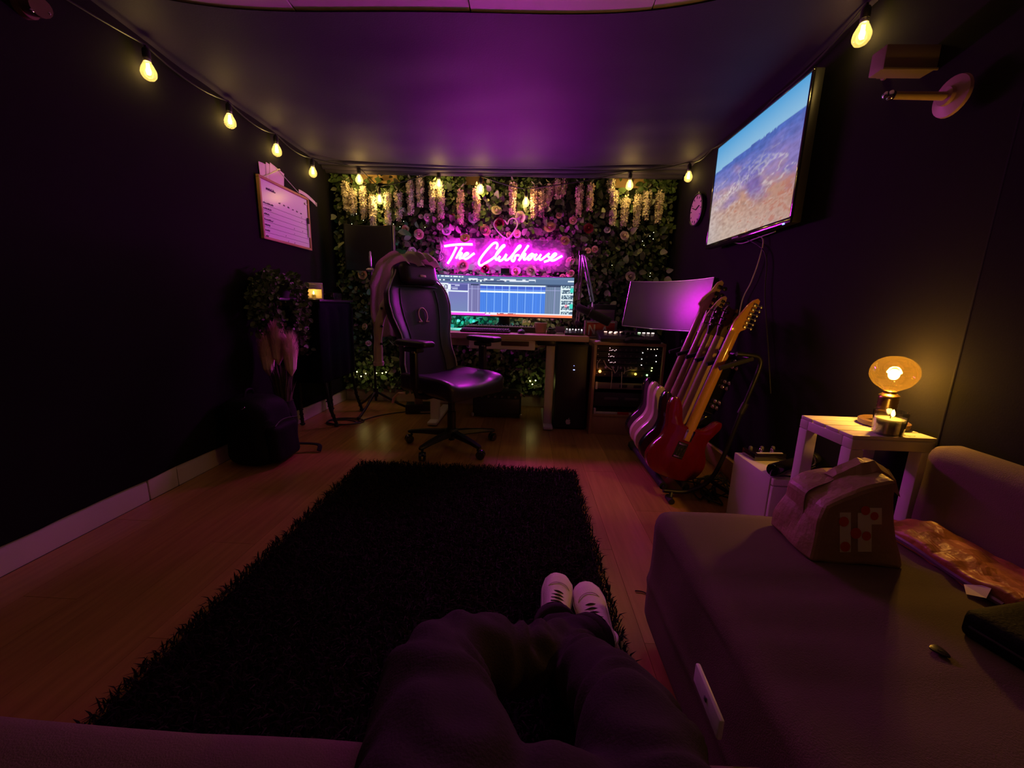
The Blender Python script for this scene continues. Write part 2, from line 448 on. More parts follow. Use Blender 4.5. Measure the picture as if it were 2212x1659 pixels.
def leaf_cloud(P, size, name, m, parent, spread=1.0, down=.35, tgt=(0, -1, 0)):
    n = len(P); vs = np.zeros((n, NLV, 3)); 
    for i in range(n):
        a = rng.uniform(0, 2*PI)
        tilt = rng.uniform(.15, 1.15)*spread
        d = Vector((math.sin(a), 0, math.cos(a)-down)).normalized()
        nrm = Vector(tgt)
        ax = (d*math.cos(tilt) + nrm*math.sin(tilt)).normalized()
        up = nrm - nrm.dot(ax)*ax; up.normalize(); sx = ax.cross(up)
        sz = size*rng.uniform(.6, 1.25)
        mt = np.array((sx, -up, ax))         # local x, y, z
        vs[i] = (LV*sz) @ mt + P[i]
    faces = [tuple(k+i*NLV for k in f) for i in range(n) for f in lf]
    b = B(); b.v = [Vector(v) for v in vs.reshape(-1, 3)]; b.f = faces
    r = root_of(parent)
    inv = (Matrix.Translation(r.location) @ r.rotation_euler.to_matrix().to_4x4()).inverted()
    b.v = [inv @ v for v in b.v]
    me = bpy.data.meshes.new(name); me.from_pydata([tuple(v) for v in b.v], [], b.f); me.shade_smooth()
    o = link(name, me, m, parent); o['kind'] = 'stuff'; return o
def wallpts(n, x0=XL+.03, x1=XR-.03, z0=.13, z1=2.18):
    out = []
    while len(out) < n:
        x = rng.uniform(x0, x1); z = rng.uniform(z0, z1)
        # the leaves leave the pine batten bare in two places
        if z > 2.03 and (-1.58 < x < -1.22 or -.60 < x < -.42 or .72 < x < .98) and rng.uniform() < .93: continue
        lump = .5+.5*nz((x, 0, z), 5, 1)
        out.append((x, YW-.005-.07*rng.uniform()*(.4+lump), z))
    return np.array(out)
leaf_cloud(wallpts(6400), .054, 'foliage', 'leafmat', lw)
leaf_cloud(wallpts(3200), .050, 'foliage', 'leafgrey', lw)
leaf_cloud(wallpts(1000, z0=2.03, z1=2.19), .054, 'foliage', 'leafmat', lw)
lmes = []
for k in range(4):
    b = B(); v, f = leaf_geo(.075+.008*k, .045+.004*k); b.add(v, f); me = b.mesh('leaf'); me.materials.append(M['leafmat' if k % 2 else 'leafgrey']); lmes.append(me)
for i in range(290):
    x = rng.uniform(XL+.05, XR-.05); z = rng.uniform(1.0, 2.02) if i < 220 else rng.uniform(.25, 1.0)
    o = bpy.data.objects.new('leaf', lmes[i % 4]); COL.objects.link(o); o.parent = lw
    o.location = Vector((x, YW-.075-.03*rng.uniform(), z))-lw.location
    o.rotation_euler = (R(rng.uniform(15, 60)), R(rng.uniform(-180, 180)), R(rng.uniform(-40, 40)))
# ------------------------------------------------------------------ roses
def rose_mesh(m, seed):
    rd = random.Random(seed); b = B()
    b.lathe([(.001, .004), (.0075, .008), (.009, .018), (.0065, .0235), (.003, .0255), (.001, .0258)], n=10)
    def petal(a, rad, h, wid, open_):
        vs = []; nu, nv = 5, 4
        for j in range(nv):
            t = j/(nv-1)
            for i in range(nu):
                s_ = (i/(nu-1)-.5)*2
                ang = a+s_*wid*(.55+.45*math.sin(PI*min(1, t*.75+.12)))
                rr = rad*(.5+.5*t**.7)+open_*t*t*rad+.0012*math.cos(s_*3)
                zz = h*(t-.12*s_*s_*t)-open_*.35*t**3*rad+rd.uniform(-.0004, .0004)
                vs.append((rr*math.cos(ang), rr*math.sin(ang), zz))
        b.add(vs, [(j*nu+i, j*nu+i+1, (j+1)*nu+i+1, (j+1)*nu+i) for j in range(nv-1) for i in range(nu-1)])
    for n, rad, h, w_, op in ((3, .0105, .0275, 1.1, .02), (4, .0140, .0262, 1.0, .06), (4, .0180, .0238, .95, .14), (5, .0225, .0200, .85, .24), (6, .027, .0140, .76, .42)):
        a0 = rd.uniform(0, 6)
        for k in range(n): petal(a0+2*PI*k/n+rd.uniform(-.1, .1), rad, h, w_, op)
    me = b.mesh('rose', True, 180); me.materials.append(M[m]); return me
RM = {k: [rose_mesh('petal_'+k, i*3+1), rose_mesh('petal_'+k, i*3+2)] for i, k in enumerate(('pink', 'pale', 'peach', 'cream', 'red', 'lilac'))}
sep = {k: None for k in RM}
roses = [
 (923,470,15,'pale','pale pink rose in the leaf wall under the eighth blossom strand'),
 (909,468,9,'cream','tiny cream rose close beside the pale pink one under the eighth strand'),
 (951,489,14,'pale','pale rose, upper of the two close together above the left end of the neon sign'),
 (965,500,18,'lilac','lilac rose, lower of the two close together above the left end of the neon sign'),
 (876,494,14,'peach','small peach rose right of the curved black shield, topmost there'),
 (905,506,19,'pink','large pink rose right of the black shield, at half its height'),
 (890,544,18,'lilac','lilac white rose beside the lower half of the black shield'),
 (903,551,11,'pink','small pink rose touching the lilac white rose beside the black shield'),
 (917,562,14,'pale','pale rose above the chair headrest, left of the neon sign'),
 (929,576,11,'pink','small pink rose just left of the top corner of the wide screen'),
 (860,558,14,'pink','pink rose half hidden by the lower right edge of the black shield'),
 (832,492,12,'peach','peach rose peeping over the top edge of the black shield'),
 (784,593,19,'peach','drooping peach rose under the black shield behind its stand'),
 (935,589,14,'lilac','bluish white rose at the left top corner of the wide screen'),
 (1023,473,20,'lilac','lilac rose at the lower end of the twelfth blossom strand'),
 (1047,498,23,'pink','large deep pink rose left of the white heart wreath'),
 (1072,456,20,'cream','cream rose above the white heart wreath'),
 (1079,481,19,'red','burgundy rose inside the top left of the heart wreath'),
 (1005,516,19,'pink','pink rose sitting on the top bar of the neon letter T'),
 (999,574,23,'pink','wide open pink rose below the first neon word'),
 (1049,581,18,'red','burgundy rose under the neon capital C'),
 (977,468,12,'red','small red rose right of the tenth blossom strand'),
 (1125,468,21,'cream','cream rose right of the heart wreath under a lamp bulb'),
 (1208,466,13,'peach','salmon rosebud right of the middle, upper of two buds'),
 (1238,476,15,'peach','salmon rosebud right of the middle, lower of two buds'),
 (1188,492,23,'pink','large rose pink bloom above the right half of the neon sign'),
 (1271,494,19,'red','dark burgundy rose right of the rosebuds under the nineteenth strand'),
 (1312,498,13,'lilac','small lilac rose under the right hand group of strands'),
 (1348,510,18,'pale','dusty pink rose on the right, below the last strands'),
 (1220,521,18,'pink','pink rose at the top right corner of the neon sign board'),
 (1285,538,13,'peach','orange peach rose by the tip of the boom arm, right one of the pair'),
 (1270,542,12,'peach','orange peach rose by the tip of the boom arm, left one of the pair'),
 (1233,565,18,'peach','peach rose at the right edge of the neon sign board'),
 (1232,592,17,'peach','peach rose over the right top corner of the wide screen'),
 (1216,598,13,'pink','pink rose half sunk behind the top edge of the wide screen'),
 (1115,588,19,'peach','round peach rose above the middle of the wide screen, left of two'),
 (1148,585,20,'cream','yellowish rose above the middle of the wide screen, right of two'),
 (1361,598,20,'pale','dusty pink rose left of the curved dark monitor'),
 (1100,508,13,'pink','pink rose low on the heart wreath'),
 (1117,505,15,'peach','peach rose on the lower right of the heart wreath'),
 (789,706,14,'cream','cream flower low in the leaf wall beside the jacket sleeve'),
 (796,742,12,'pink','small pink flower low beside the jacket sleeve'),
]
for i, (px, py, d, c, lab) in enumerate(roses):
    p = at(px, py, 1, 3.775 if not (955 < px < 1225 and 512 < py < 590) else 3.655)
    o = bpy.data.objects.new('rose', RM[c][i % 2]); COL.objects.link(o)
    o.location = p+Vector((0, .0, 0)); sc = d/850*3.72/.070
    o.scale = (sc, sc, sc)
    o.rotation_euler = (R(90+rng.uniform(-35, 25)), R(rng.uniform(-20, 20)), R(rng.uniform(-35, 35)))
    tag(o, lab, 'rose', 'roses in the leaf wall')
    b = B().cyl((0, .0, .006), (0, 0, -.05), .0022, n=5); st = link('stem', b.mesh('stem'), 'stem', o)
# ------------------------------------------------------------------ hanging blossom strands
def strand_mesh(L_, seed, m, bend=0.0):
    rd = random.Random(seed); b = B(); n = int(L_*330)
    for k in range(n):
        t = rd.random(); z = -t*L_
        rad = .033*(1-.42*t**1.5)*(.72+.45*rd.random()) if t > .05 else .018
        a = rd.uniform(0, 2*PI); c = Vector((rad*math.cos(a)+bend*t*t, rad*math.sin(a), z))
        dirn = Vector((math.cos(a), math.sin(a), rd.uniform(-.5, .5))).normalized()
        u = dirn.orthogonal().normalized(); v = dirn.cross(u); s_ = rd.uniform(.014, .021)
        for q in range(4):
            th = q*PI/2+rd.uniform(-.2, .2); e = u*math.cos(th)+v*math.sin(th); f = u*math.cos(th+PI/2)+v*math.sin(th+PI/2)
            b.add([c, c+e*s_+f*s_*.45+dirn*.003, c+e*s_*1.25+dirn*.0005, c+e*s_-f*s_*.45+dirn*.003], [(0, 1, 2, 3)])
    b.tube([(bend*t*t, 0, -t*L_) for t in np.linspace(.03, .96, 8)], [.008, .013, .014, .014, .013, .012, .009, .005], 8)
    me = b.mesh('blossoms', False); me.materials.append(M[m]); return me
strands = [(746,393,453,0),(762,410,463,0),(784,405,472,0),(804,422,489,0),(837,418,482,0),(860,415,475,0),(886,391,461,0),(907,384,445,0),
 (935,396,456,0),(952,410,472,0),(995,410,482,1),(1030,406,473,1),(1108,396,463,1),(1155,404,470,1),(1171,406,466,1),(1188,400,446,1),(1203,390,428,1),
 (1219,389,424,1),(1253,400,466,1),(1276,400,454,1),(1321,387,414,0),(1328,410,485,0),(1352,425,487,0),(1379,423,490,0),(1399,411,473,0),(1426,415,480,0)]
ordn = 'first second third fourth fifth sixth seventh eighth ninth tenth eleventh twelfth thirteenth fourteenth fifteenth sixteenth seventeenth eighteenth nineteenth twentieth twenty-first twenty-second twenty-third twenty-fourth twenty-fifth last'.split()
for i, (px, y0, y1, c) in enumerate(strands):
    p0 = at(px, y0, 1, 3.745); p1 = at(px, y1, 1, 3.745)
    t = thing('blossom_strand', f'{"blush" if c else "cream"} blossom strand on the leaf wall, {ordn[i]} counted from the left', 'flower', tuple(p0), (0, 0, rng.uniform(0, 6)), 'hanging blossom strands along the top of the leaf wall')
    link('blossoms', strand_mesh((p0-p1).length, i+50, 'wist_pink' if c else 'wist_white', .03 if i in (15, 17) else 0), None, t)
    b = B().tube([(0, 0, -.02), (0, 0, .03), (.0, .0, .055)], .002, 5); link('stalk', b.mesh('stalk'), 'stem', t)
    o = B(); 
    for q in range(3):
        v, f = leaf_geo(.05, .02); mt = Matrix.Rotation(q*2.1+i, 4, 'Z') @ Matrix.Rotation(R(60), 4, 'X'); o.add([mt @ x+Vector((0, 0, .02)) for x in v], f)
    link('leaf_tuft', o.mesh('leaf_tuft'), 'leafgrey', t)
# ------------------------------------------------------------------ neon sign
ns = thing('neon_sign', 'glowing pink neon script sign on a clear board above the wide screen', 'sign', tuple(at(1090, 588, 1, 3.70)))
M['neon_core'] = glow('neon core', (.92, .03, .95), NEON)
M['neon_skin'] = glow('neon silicone skin', (.95, .004, .80), 36)
a_, c_ = at(951, 513, 1, 3.68), at(1231, 588, 1, 3.68)
part(ns, 'clear_board', B().box2((a_.x, 3.679, c_.z), (c_.x, 3.684, a_.z), .001, 1), 'acrylic', False)
za = lambda x, y: (945+x/15.8, 505+y/15.8)
zb = lambda x, y: (1075+x/13.825, 505+y/13.825)
letters = [
 [za(*p) for p in ((235,425),(500,385),(800,362),(1195,362))],
 [za(*p) for p in ((655,450),(560,650),(455,850),(345,1020))],
 [za(*p) for p in ((845,465),(760,610),(690,740),(640,845),(690,750),(770,665),(830,665),(795,750),(755,840),(810,850),(880,800))],
 [za(*p) for p in ((885,795),(1000,725),(1050,680),(990,660),(905,740),(890,830),(960,862),(1080,800),(1180,720),(1265,665))],
 [za(*p) for p in ((2000,525),(2050,400),(2005,310),(1890,345),(1720,520),(1540,740),(1425,930),(1420,1040),(1500,1080),(1640,1000),(1850,870),(1960,785))],
 [za(*p) for p in ((1960,785),(2100,620),(2200,490))]+[zb(*p) for p in ((175,390),(205,350),(165,350),(70,450),(-30,590),(-65,700),(-40,775),(10,740),(75,670))],
 [zb(*p) for p in ((75,670),(40,735),(40,795),(100,800),(180,735),(265,610),(232,705),(235,775),(290,780),(385,705))],
 [zb(*p) for p in ((385,705),(540,520),(660,410),(680,355),(620,385),(520,530),(425,710),(425,795),(470,815),(510,755),(525,680),(575,640),(650,650))],
 [zb(*p) for p in ((920,345),(820,490),(720,645),(630,800),(685,735),(760,645),(825,600),(815,650),(780,720),(800,770),(870,735))],
 [zb(*p) for p in ((870,735),(950,650),(1030,600),(1045,650),(1000,725),(935,775),(895,735),(945,660),(1040,625),(1120,640))],
 [zb(*p) for p in ((1175,605),(1110,690),(1110,765),(1180,755),(1265,660),(1295,615),(1243,715),(1270,775),(1330,755),(1440,670),(1545,585))],
 [zb(*p) for p in ((1545,585),(1495,650),(1545,720),(1535,785),(1460,815),(1385,838))],
 [zb(*p) for p in ((1555,765),(1680,685),(1745,615),(1700,595),(1620,675),(1580,755),(1620,800),(1720,775),(1830,712),(1930,660))],
]
for L_ in letters:
    pts = cr([at(x, y, 1, 3.665) for x, y in L_], 5)
    o = part(ns, 'letter', B().tube(pts, .0100, 8), 'neon_core')
    part(o, 'silicone_skin', B().tube([p+Vector((0, .006, 0)) for p in pts], .0126, 8), 'neon_skin')
part(ns, 'power_box', B().box2(tuple(at(1082, 580, 1, 3.645)-Vector((0, 0, .045))), tuple(at(1101, 580, 1, 3.676)), .003), 'blk_plastic')
for sx in (-1, 1):
    p = Vector(((a_.x if sx < 0 else c_.x)-sx*.02, 3.685, a_.z-.02))
    part(ns, 'standoff', B().cyl(p-Vector((0, .012, 0)), p+Vector((0, .185, 0)), .006, n=8), 'steel')
    p = Vector((p.x, p.y, c_.z+.02)); part(ns, 'standoff', B().cyl(p-Vector((0, .012, 0)), p+Vector((0, .185, 0)), .006, n=8), 'steel')
part(ns, 'hanging_wire', B().tube(cr([at(*q, 1, 3.665) for q in ((948, 512), (954, 535), (949, 553), (952, 561), (957, 556), (953, 548))], 4), .0018, 5), 'cable_wht')
# white heart wreath above it
hp = [(1098,517),(1085,510),(1068,490),(1069,478),(1078,473),(1090,476),(1096,484),(1099,476),(1108,471),(1116,477),(1117,488),(1110,500),(1104,508),(1098,517)]
hw = thing('heart_wreath', 'white wire heart wreath hung over the neon sign', 'wreath', tuple(at(1095, 495, 1, 3.76)))
part(hw, 'heart_ring', B().tube(cr([at(x, y, 1, 3.76) for x, y in hp], 5), .0062, 7), 'white_metal')
part(hw, 'beads', B().tube(cr([at(x, y, 1, 3.755) for x, y in ((1088,511),(1085,517),(1089,519),(1091,512),(1095,518),(1098,513),(1101,522),(1103,527),(1099,524))], 4), .0035, 6), 'white_metal')
part(hw, 'hanging_loop', B().tube([at(1093, 476, 1, 3.76), at(1093, 466, 1, 3.80)], .0015, 5), 'white_metal')
# ------------------------------------------------------------------ festoon lights round the room
sl = thing('festoon_lights', 'black festoon cable with pear shaped warm bulbs strung around the walls, two unseen ones added for fill', 'string lights', (XL+.03, 2.05, 2.1))
M['filament'] = glow('festoon filament', (1, .80, .32), 16.0)
spots = [at(321,154,0,XL+.045), at(497,262,0,XL+.045), at(598,325,0,XL+.045), at(676,372,0,XL+.045),
         at(776,388,1,3.66), at(820,431,1,3.70), at(948,398,1,3.70), at(1038,409,1,3.70), at(1136,437,1,3.68), at(1360,400,1,3.62),
         at(1487,382,0,XR-.05), at(1862,75,0,XR-.05), Vector((.55, YF+.06, 2.03)), Vector((-.75, YF+.06, 2.03))]  # last two bulbs, unseen on the front wall, are added for warm fill
BR_ = .031
glassp = [(.0125, .0), (.014, -.010), (.022, -.028), (.0295, -.045), (.031, -.057), (.0285, -.071), (.020, -.083), (.008, -.089), (.001, -.0895)]
gm = B().lathe(glassp, n=18).mesh('light_bulb'); gm.materials.append(M['glass_bulb'])
fm = B().tube([(-.004, 0, -.018), (-.007, 0, -.062), (0, .006, -.030), (.007, 0, -.064), (.004, 0, -.018)], .0032, 6).ball((0, 0, -.05), (.010, .010, .017), 10, 6).mesh('filament'); fm.materials.append(M['filament'])
sm_ = B().lathe([(.011, .0), (.0155, .002), (.0165, .012), (.0155, .034), (.012, .042), (.006, .046), (.004, .06)], n=14).mesh('socket'); sm_.materials.append(M['blk_plastic'])
cm_ = B().lathe([(.0135, -.012), (.0145, -.009), (.0145, .001), (.012, .002)], n=14).mesh('bulb_cap'); cm_.materials.append(M['steel'])
tops = []
for i, p in enumerate(spots):
    p = p+Vector((0, 0, .05)); inv = p-sl.location
    g = bpy.data.objects.new('light_bulb', gm); f = bpy.data.objects.new('filament', fm); s_ = bpy.data.objects.new('socket', sm_); c = bpy.data.objects.new('bulb_cap', cm_)
    for o in (g, f, s_, c): COL.objects.link(o)
    g.parent = sl; g.location = inv; f.parent = g; c.parent = g
    s_.parent = sl; s_.location = inv
    big = BULB_W*(1.0 if i not in (4, 5, 6, 7, 8, 9) else 2.1)
    light('bulb_light', tuple(Vector((0, 0, -.05))), big, (1, .66, .20), .02, g)
    tops.append(p+Vector((0, 0, .058)))
def sagged(a, b, s_, n=10): return [a.lerp(b, k/n)-Vector((0, 0, s_*4*(k/n)*(1-k/n))) for k in range(n+1)]
path = [Vector((XL+.03, .9, 2.13))]
order = [tops[0], tops[1], tops[2], tops[3], tops[4], tops[5], tops[6], tops[7], tops[8], tops[9], tops[10]]
wire = []
cur = path[0]
for k, tpt in enumerate(order):
    wire += sagged(cur, tpt, .035 if k < 4 else .012, 10)[:-1]; cur = tpt
wire += sagged(cur, Vector((XR-.02, 3.15, 2.14)), .03)
wire += sagged(Vector((XR-.02, 3.15, 2.14)), Vector((XR-.02, 2.4, 2.13)), .03)[1:]
wire += sagged(Vector((XR-.02, 2.4, 2.13)), tops[11], .03)[1:] + sagged(tops[11], Vector((XR-.02, 1.05, 2.16)), .04)[1:] + sagged(Vector((XR-.02, 1.05, 2.16)), Vector((XR-.07, -.9, 2.14)), .05)[1:] + sagged(Vector((XR-.07, -.9, 2.14)), tops[12], .04)[1:] + sagged(tops[12], tops[13], .05)[1:]
part(sl, 'cable', B().tube(wire, .0042, 6), 'cable_blk')
# ------------------------------------------------------------------ fairy lights in the leaves
fl_ = thing('fairy_lights', 'thin wire of tiny warm fairy lights tucked into the leaf wall', 'string lights', (-.3, 3.76, .2))
M['fairy'] = glow('fairy lamp', (1, .85, .28), FAIRY)
fp = [(770,462),(785,476),(760,484),(872,478),(864,490),(850,484),(918,491),(1404,510),(1411,516),(1412,502),(1388,521),(1391,530),(1345,566),(1322,573),(1334,572),(1405,590),(1404,597),
      (771,803),(780,813),(790,807),(813,806),(826,806),(834,804),(1145,823),(1157,822),(1150,830),(1262,828),(1199,822)]
em = B().ball((0, 0, 0), .0052, 8, 6).mesh('fairy_bulb'); em.materials.append(M['fairy'])
es = B().ball((0, 0, 0), .0026, 6, 5).mesh('fairy_bulb'); M['fairy_dim'] = glow('dim fairy lamp', (1, .85, .35), 5); es.materials.append(M['fairy_dim'])
pts = []
for i, (x, y) in enumerate(fp):
    p = at(x, y, 1, 3.755); pts.append(p)
    o = bpy.data.objects.new('fairy_bulb', em if i >= 17 else es); COL.objects.link(o); o.parent = fl_; o.location = p-fl_.location
for grp in (pts[:7], pts[7:17], pts[17:23], pts[23:28]):
    part(fl_, 'wire', B().tube(cr([q+Vector((0, .012, 0)) for q in grp], 6), .0012, 4), 'cable_blk')
for x, y in ((781, 808), (821, 806), (1150, 824)):
    light('fairy_glow', tuple(at(x, y, 1, 3.70)-fl_.location), .045, (1, .8, .2), .02, fl_)
# ------------------------------------------------------------------ desk
dk = thing('desk', 'pale wood desk on white legs under the wide screen', 'desk', (-.24, 3.4, 0))
part(dk, 'desktop', B().box2((-.97, 3.10, .735), (.487, 3.74, .78), .004), 'cream_top')
for x in (-.76, .20):
    l_ = part(dk, 'leg', B().box2((x-.036, 3.20, .03), (x+.036, 3.27, .735), .006), 'white_metal')
    part(l_, 'foot', B().box2((x-.04, 3.10, .006), (x+.04, 3.72, .034), .010), 'white_metal')
    part(l_, 'bracket', B().box2((x-.11, 3.17, .69), (x+.03, 3.30, .735), .004), 'blk_metal')
part(dk, 'crossbar', B().box2((-.72, 3.30, .66), (.16, 3.36, .72), .004), 'white_metal')
d_ = part(dk, 'drawer', B().box2((-.46, 3.13, .655), (.07, 3.28, .733), .006), 'white_lac')
part(d_, 'handle_recess', B().box2((-.20, 3.122, .685), (.02, 3.135, .722), .004), 'rosewood')
# ------------------------------------------------------------------ ultrawide screen
def curved_screen(name, cx, cz, w_, h_, yc, sag, rotz, root, pix, nx, nz_, frame_mat, est):
    """curved display; pix(u,v)->rgb or None for a switched-off panel. local: x across, y depth, z up"""
    def P(u, v, dy=0.0):
        x = (u-.5)*w_; return Vector((x, -sag*(2*u-1)**2+dy, (v-.5)*h_))
    b = B(); n = 24
    # shell: front bezel and back
    fr = [[P(i/n, 0, .004)+Vector((0, 0, -.009)), P(i/n, 1, .004)+Vector((0, 0, .006)), P(i/n, 1, .022)+Vector((0, 0, .006)), P(i/n, .8, .035), P(i/n, .2, .035), P(i/n, 0, .022)+Vector((0, 0, -.009))] for i in range(n+1)]
    b.loft(fr); 
    o = part(root, 'casing', b, frame_mat, local=True)
    bz = B()
    for (u0, v0, u1, v1) in ((0, 0, 1, 0), (0, 1, 1, 1)):
        bz.tube([P(u0+(u1-u0)*i/n, v0, .001)+Vector((0, 0, -.006 if v0 == 0 else .003)) for i in range(n+1)], .0045 if v0 == 0 else .003, 6)
    for u0 in (0, 1): bz.tube([P(u0, 0, .001), P(u0, 1, .001)], .003, 6)
    part(root, 'bezel', bz, 'steel' if est is None else 'blk_plastic', local=True)
    vs = [P(i/nx, j/nz_, .002) for j in range(nz_+1) for i in range(nx+1)]
    fs = [(j*(nx+1)+i, j*(nx+1)+i+1, (j+1)*(nx+1)+i+1, (j+1)*(nx+1)+i) for j in range(nz_) for i in range(nx)]
    me = bpy.data.meshes.new('screen'); me.from_pydata([tuple(v) for v in vs], [], fs); me.shade_smooth()
    if pix is not None:
        at_ = me.color_attributes.new('Col', 'FLOAT_COLOR', 'POINT')
        cols = np.ones(((nz_+1)*(nx+1), 4), dtype=np.float32)
        k = 0
        for j in range(nz_+1):
            for i in range(nx+1): cols[k, :3] = pix(i/nx, j/nz_); k += 1
        at_.data.foreach_set('color', cols.ravel())
        m = vcol_emit(name+' display', est)
    else: m = M['dead_screen']
    return link('screen', me, m, root)
srgb = lambda r, g, b_: tuple(((c/255)/12.92 if c/255 <= .04045 else ((c/255+.055)/1.055)**2.4) for c in (r, g, b_))
rdm = random.Random(3)
hh = [rdm.random() for _ in range(4000)]
def H(*a): return hh[(hash(a) if False else sum(int(x)*p for x, p in zip(a, (131, 977, 37)))) % 4000]
cBG, cHD, cGR, cBL, cBL2, cW, cGG = srgb(118,120,185), srgb(96,112,160), srgb(120,118,170), srgb(74,128,225), srgb(70,100,205), srgb(236,250,255), srgb(112,130,160)
def daw(u, v):
    X, Y = u*300, (1-v)*96              # screen pixels, Y down
    iX, iY = int(X), int(Y)
    if Y < 6:
        if 2 < X < 62 and 2 < Y < 5 and H(iX//2, 3, 1) > .3: return cW
        return cHD if X < 120 else srgb(104,126,165)
    if Y < 17:
        if X < 150 and 9 < Y < 14:
            if (iX % 8) < 4 and H(iX//8, iY//2, 2) > .35 and X < 110: return cW
            return srgb(70,82,120)
        if 70 < X < 218 and 5.5 < Y < 11.5 and H(iX//7, iY//3, 4) > .32: return srgb(225,232,245)
        if 286 < X and 7 < Y < 11: return cW
        return srgb(92,116,152)
    if Y < 20: return srgb(62,80,112) if X > 96 else srgb(105,110,165)
    if Y > 87:                          # dock / taskbar, magenta to orange
        if Y < 90.5 and X > 24:
            if 104 < X < 176 and H(iX//3, 7, 1) > .5 and Y > 88.5: return srgb(120,70,120)
            return srgb(232,240,255)
        t = X/300
        if .36 < t < .45 and Y < 94: return srgb(255,225,245)
        if t < .4: return srgb(250,80,235)
        return srgb(255,110+int(50*(t-.4)),95)
    if X < 12:
        return (srgb(40,60,140) if 24 < Y < 31 else srgb(90,235,225) if 44 < Y < 50 else srgb(120,90,130) if int(Y/4) % 3 == 0 and Y < 44 else cW if Y < 52 else srgb(130,120,180))
    if X < 26:
        if Y < 60: return cW if H(iX//3, iY//2, 5) > .38 else srgb(90,90,130)
        return srgb(128,125,180)
    if X < 28: return srgb(225,225,255)
    if X < 70:
        if 36 < Y < 40: return cW
        if 21 < Y < 36:
            if X < 33: return cW
            return srgb(210,215,245) if (33 < X < 52 and int(Y) % 4 < 2 and H(iX//6, iY//4, 9) > .3) else srgb(92,92,160)
        g = (Y-40)/50; return tuple(a*(1-g)+b_*g for a, b_ in zip(cBG, srgb(118,135,180)))
    if X < 71.5: return srgb(205,205,250)
    if X > 272:
        if X < 274.5: return srgb(235,250,250)
        if X > 292 and (24 < Y < 36 or 62 < Y < 74): return srgb(70,215,195)
        if 282 < X < 288 and 64 < Y < 71: return srgb(255,150,175)
        if int(Y) % 13 < 3: return cW
        return srgb(190,215,225) if H(iX//2, iY//2, 8) > .62 else srgb(78,98,120)
    if 240 > X > 96:
        if 20 <= Y < 23: return cW
        if 34.5 < Y < 38.5: return cW
        if abs(Y-31) < .8: return srgb(150,180,250)
        if abs(X-160) < .9: return srgb(190,225,255)
        if iX % 17 == 9: return srgb(150,195,255)
        base = cBL2 if Y < 31 else cBL
        return tuple(c*(1.12 if (iX//2) % 2 else .9) for c in base)
    if 20 <= Y < 23 and (75 < X < 94 or 243 < X): return srgb(50,60,90)
    if abs(Y-31) < .8: return srgb(170,175,225)
    if iX % 14 == 8: return srgb(165,165,215)
    base = cGR if X < 100 else cGG
    return tuple(c*(1.1 if (iX//2) % 2 else .88) for c in base)
us = thing('ultrawide_monitor', 'very wide curved screen showing blue audio tracks on the pale desk', 'monitor', (-.208, 3.53, 1.075), (R(-2), 0, R(-1.2)))
curved_screen('ultrawide', 0, 0, 1.195, .338, 0, .055, 0, us, daw, 300, 96, 'blk_plastic', .78)
b = B().box((0, .06, -.13), (.10, .05, .30), .01).box((0, .055, -.278), (.34, .20, .012), .005); part(us, 'stand', b, 'blk_metal', local=True)
# ambient lamps on the back of the screen: a teal one on the left, an amber one on the right
M['teal_led'] = glow('teal light strip', (.0, .85, 1.0), 110); M['amber_led'] = glow('amber light strip', (1, .62, .18), 30)
part(us, 'backlight', B().box((-.33, .055, -.13), (.28, .010, .012)), 'teal_led', local=True, label='teal light strip behind the screen')
part(us, 'backlight', B().box((.23, .055, -.13), (.22, .010, .012)), 'amber_led', local=True, label='amber light strip behind the screen')
# ------------------------------------------------------------------ on the desk
kb = thing('computer_keyboard', 'low computer keyboard near the front edge of the desk', 'keyboard', (-.335, 3.215, .78), (0, 0, R(-2)))
part(kb, 'case', B().box((0, 0, .011), (.40, .125, .018), .005), 'blk_plastic', local=True)
km = B().box((0, 0, .005), (.0165, .0165, .009), .002, None, 1).mesh('key'); km.materials.append(M['key_cap'])
for r_ in range(5):
    for c_i in range(20):
        o = bpy.data.objects.new('key', km); COL.objects.link(o); o.parent = kb; o.location = (-.182+c_i*.0192, -.045+r_*.0195, .0205+r_*.001)
pk = thing('piano_keyboard', 'long keyboard controller with knobs behind the computer keyboard', 'keyboard', (-.20, 3.40, .78))
part(pk, 'case', B().box((0, 0, .022), (.66, .16, .04), .006), 'blk_plastic', local=True)
wk = B().box((0, 0, 0), (.0205, .085, .012), .002, None, 1).mesh('white_key'); wk.materials.append(M['key_white'])
bk = B().box((0, 0, 0), (.011, .05, .012), .002, None, 1).mesh('black_key'); bk.materials.append(M['blk_gloss'])
for i in range(28):
    o = bpy.data.objects.new('white_key', wk); COL.objects.link(o); o.parent = pk; o.location = (-.297+i*.022, -.032, .044)
    if i % 7 in (0, 1, 3, 4, 5):
        o = bpy.data.objects.new('black_key', bk); COL.objects.link(o); o.parent = pk; o.location = (-.286+i*.022, -.014, .054)
kn = B().lathe([(.009, 0), (.009, .008), (.006, .016), (.001, .017)], n=10).mesh('knob'); kn.materials.append(M['key_cap'])
for i in range(14):
    o = bpy.data.objects.new('knob', kn); COL.objects.link(o); o.parent = pk; o.location = (-.28+i*.043, .052, .042)
ms = thing('computer_mouse', 'dark computer mouse right of the low keyboard', 'mouse', (-.045, 3.20, .78))
part(ms, 'shell', B().ball((0, 0, .012), (.032, .055, .024), 14, 8).box((0, .0, .004), (.05, .09, .008), .003), 'blk_plastic', local=True)
part(ms, 'wheel', B().cyl((-.003, .028, .033), (.003, .028, .033), .007), 'steel', local=True)
mg = thing('tan_pot', 'tan earthenware pot under the right half of the wide screen', 'pot', (.115, 3.33, .78))
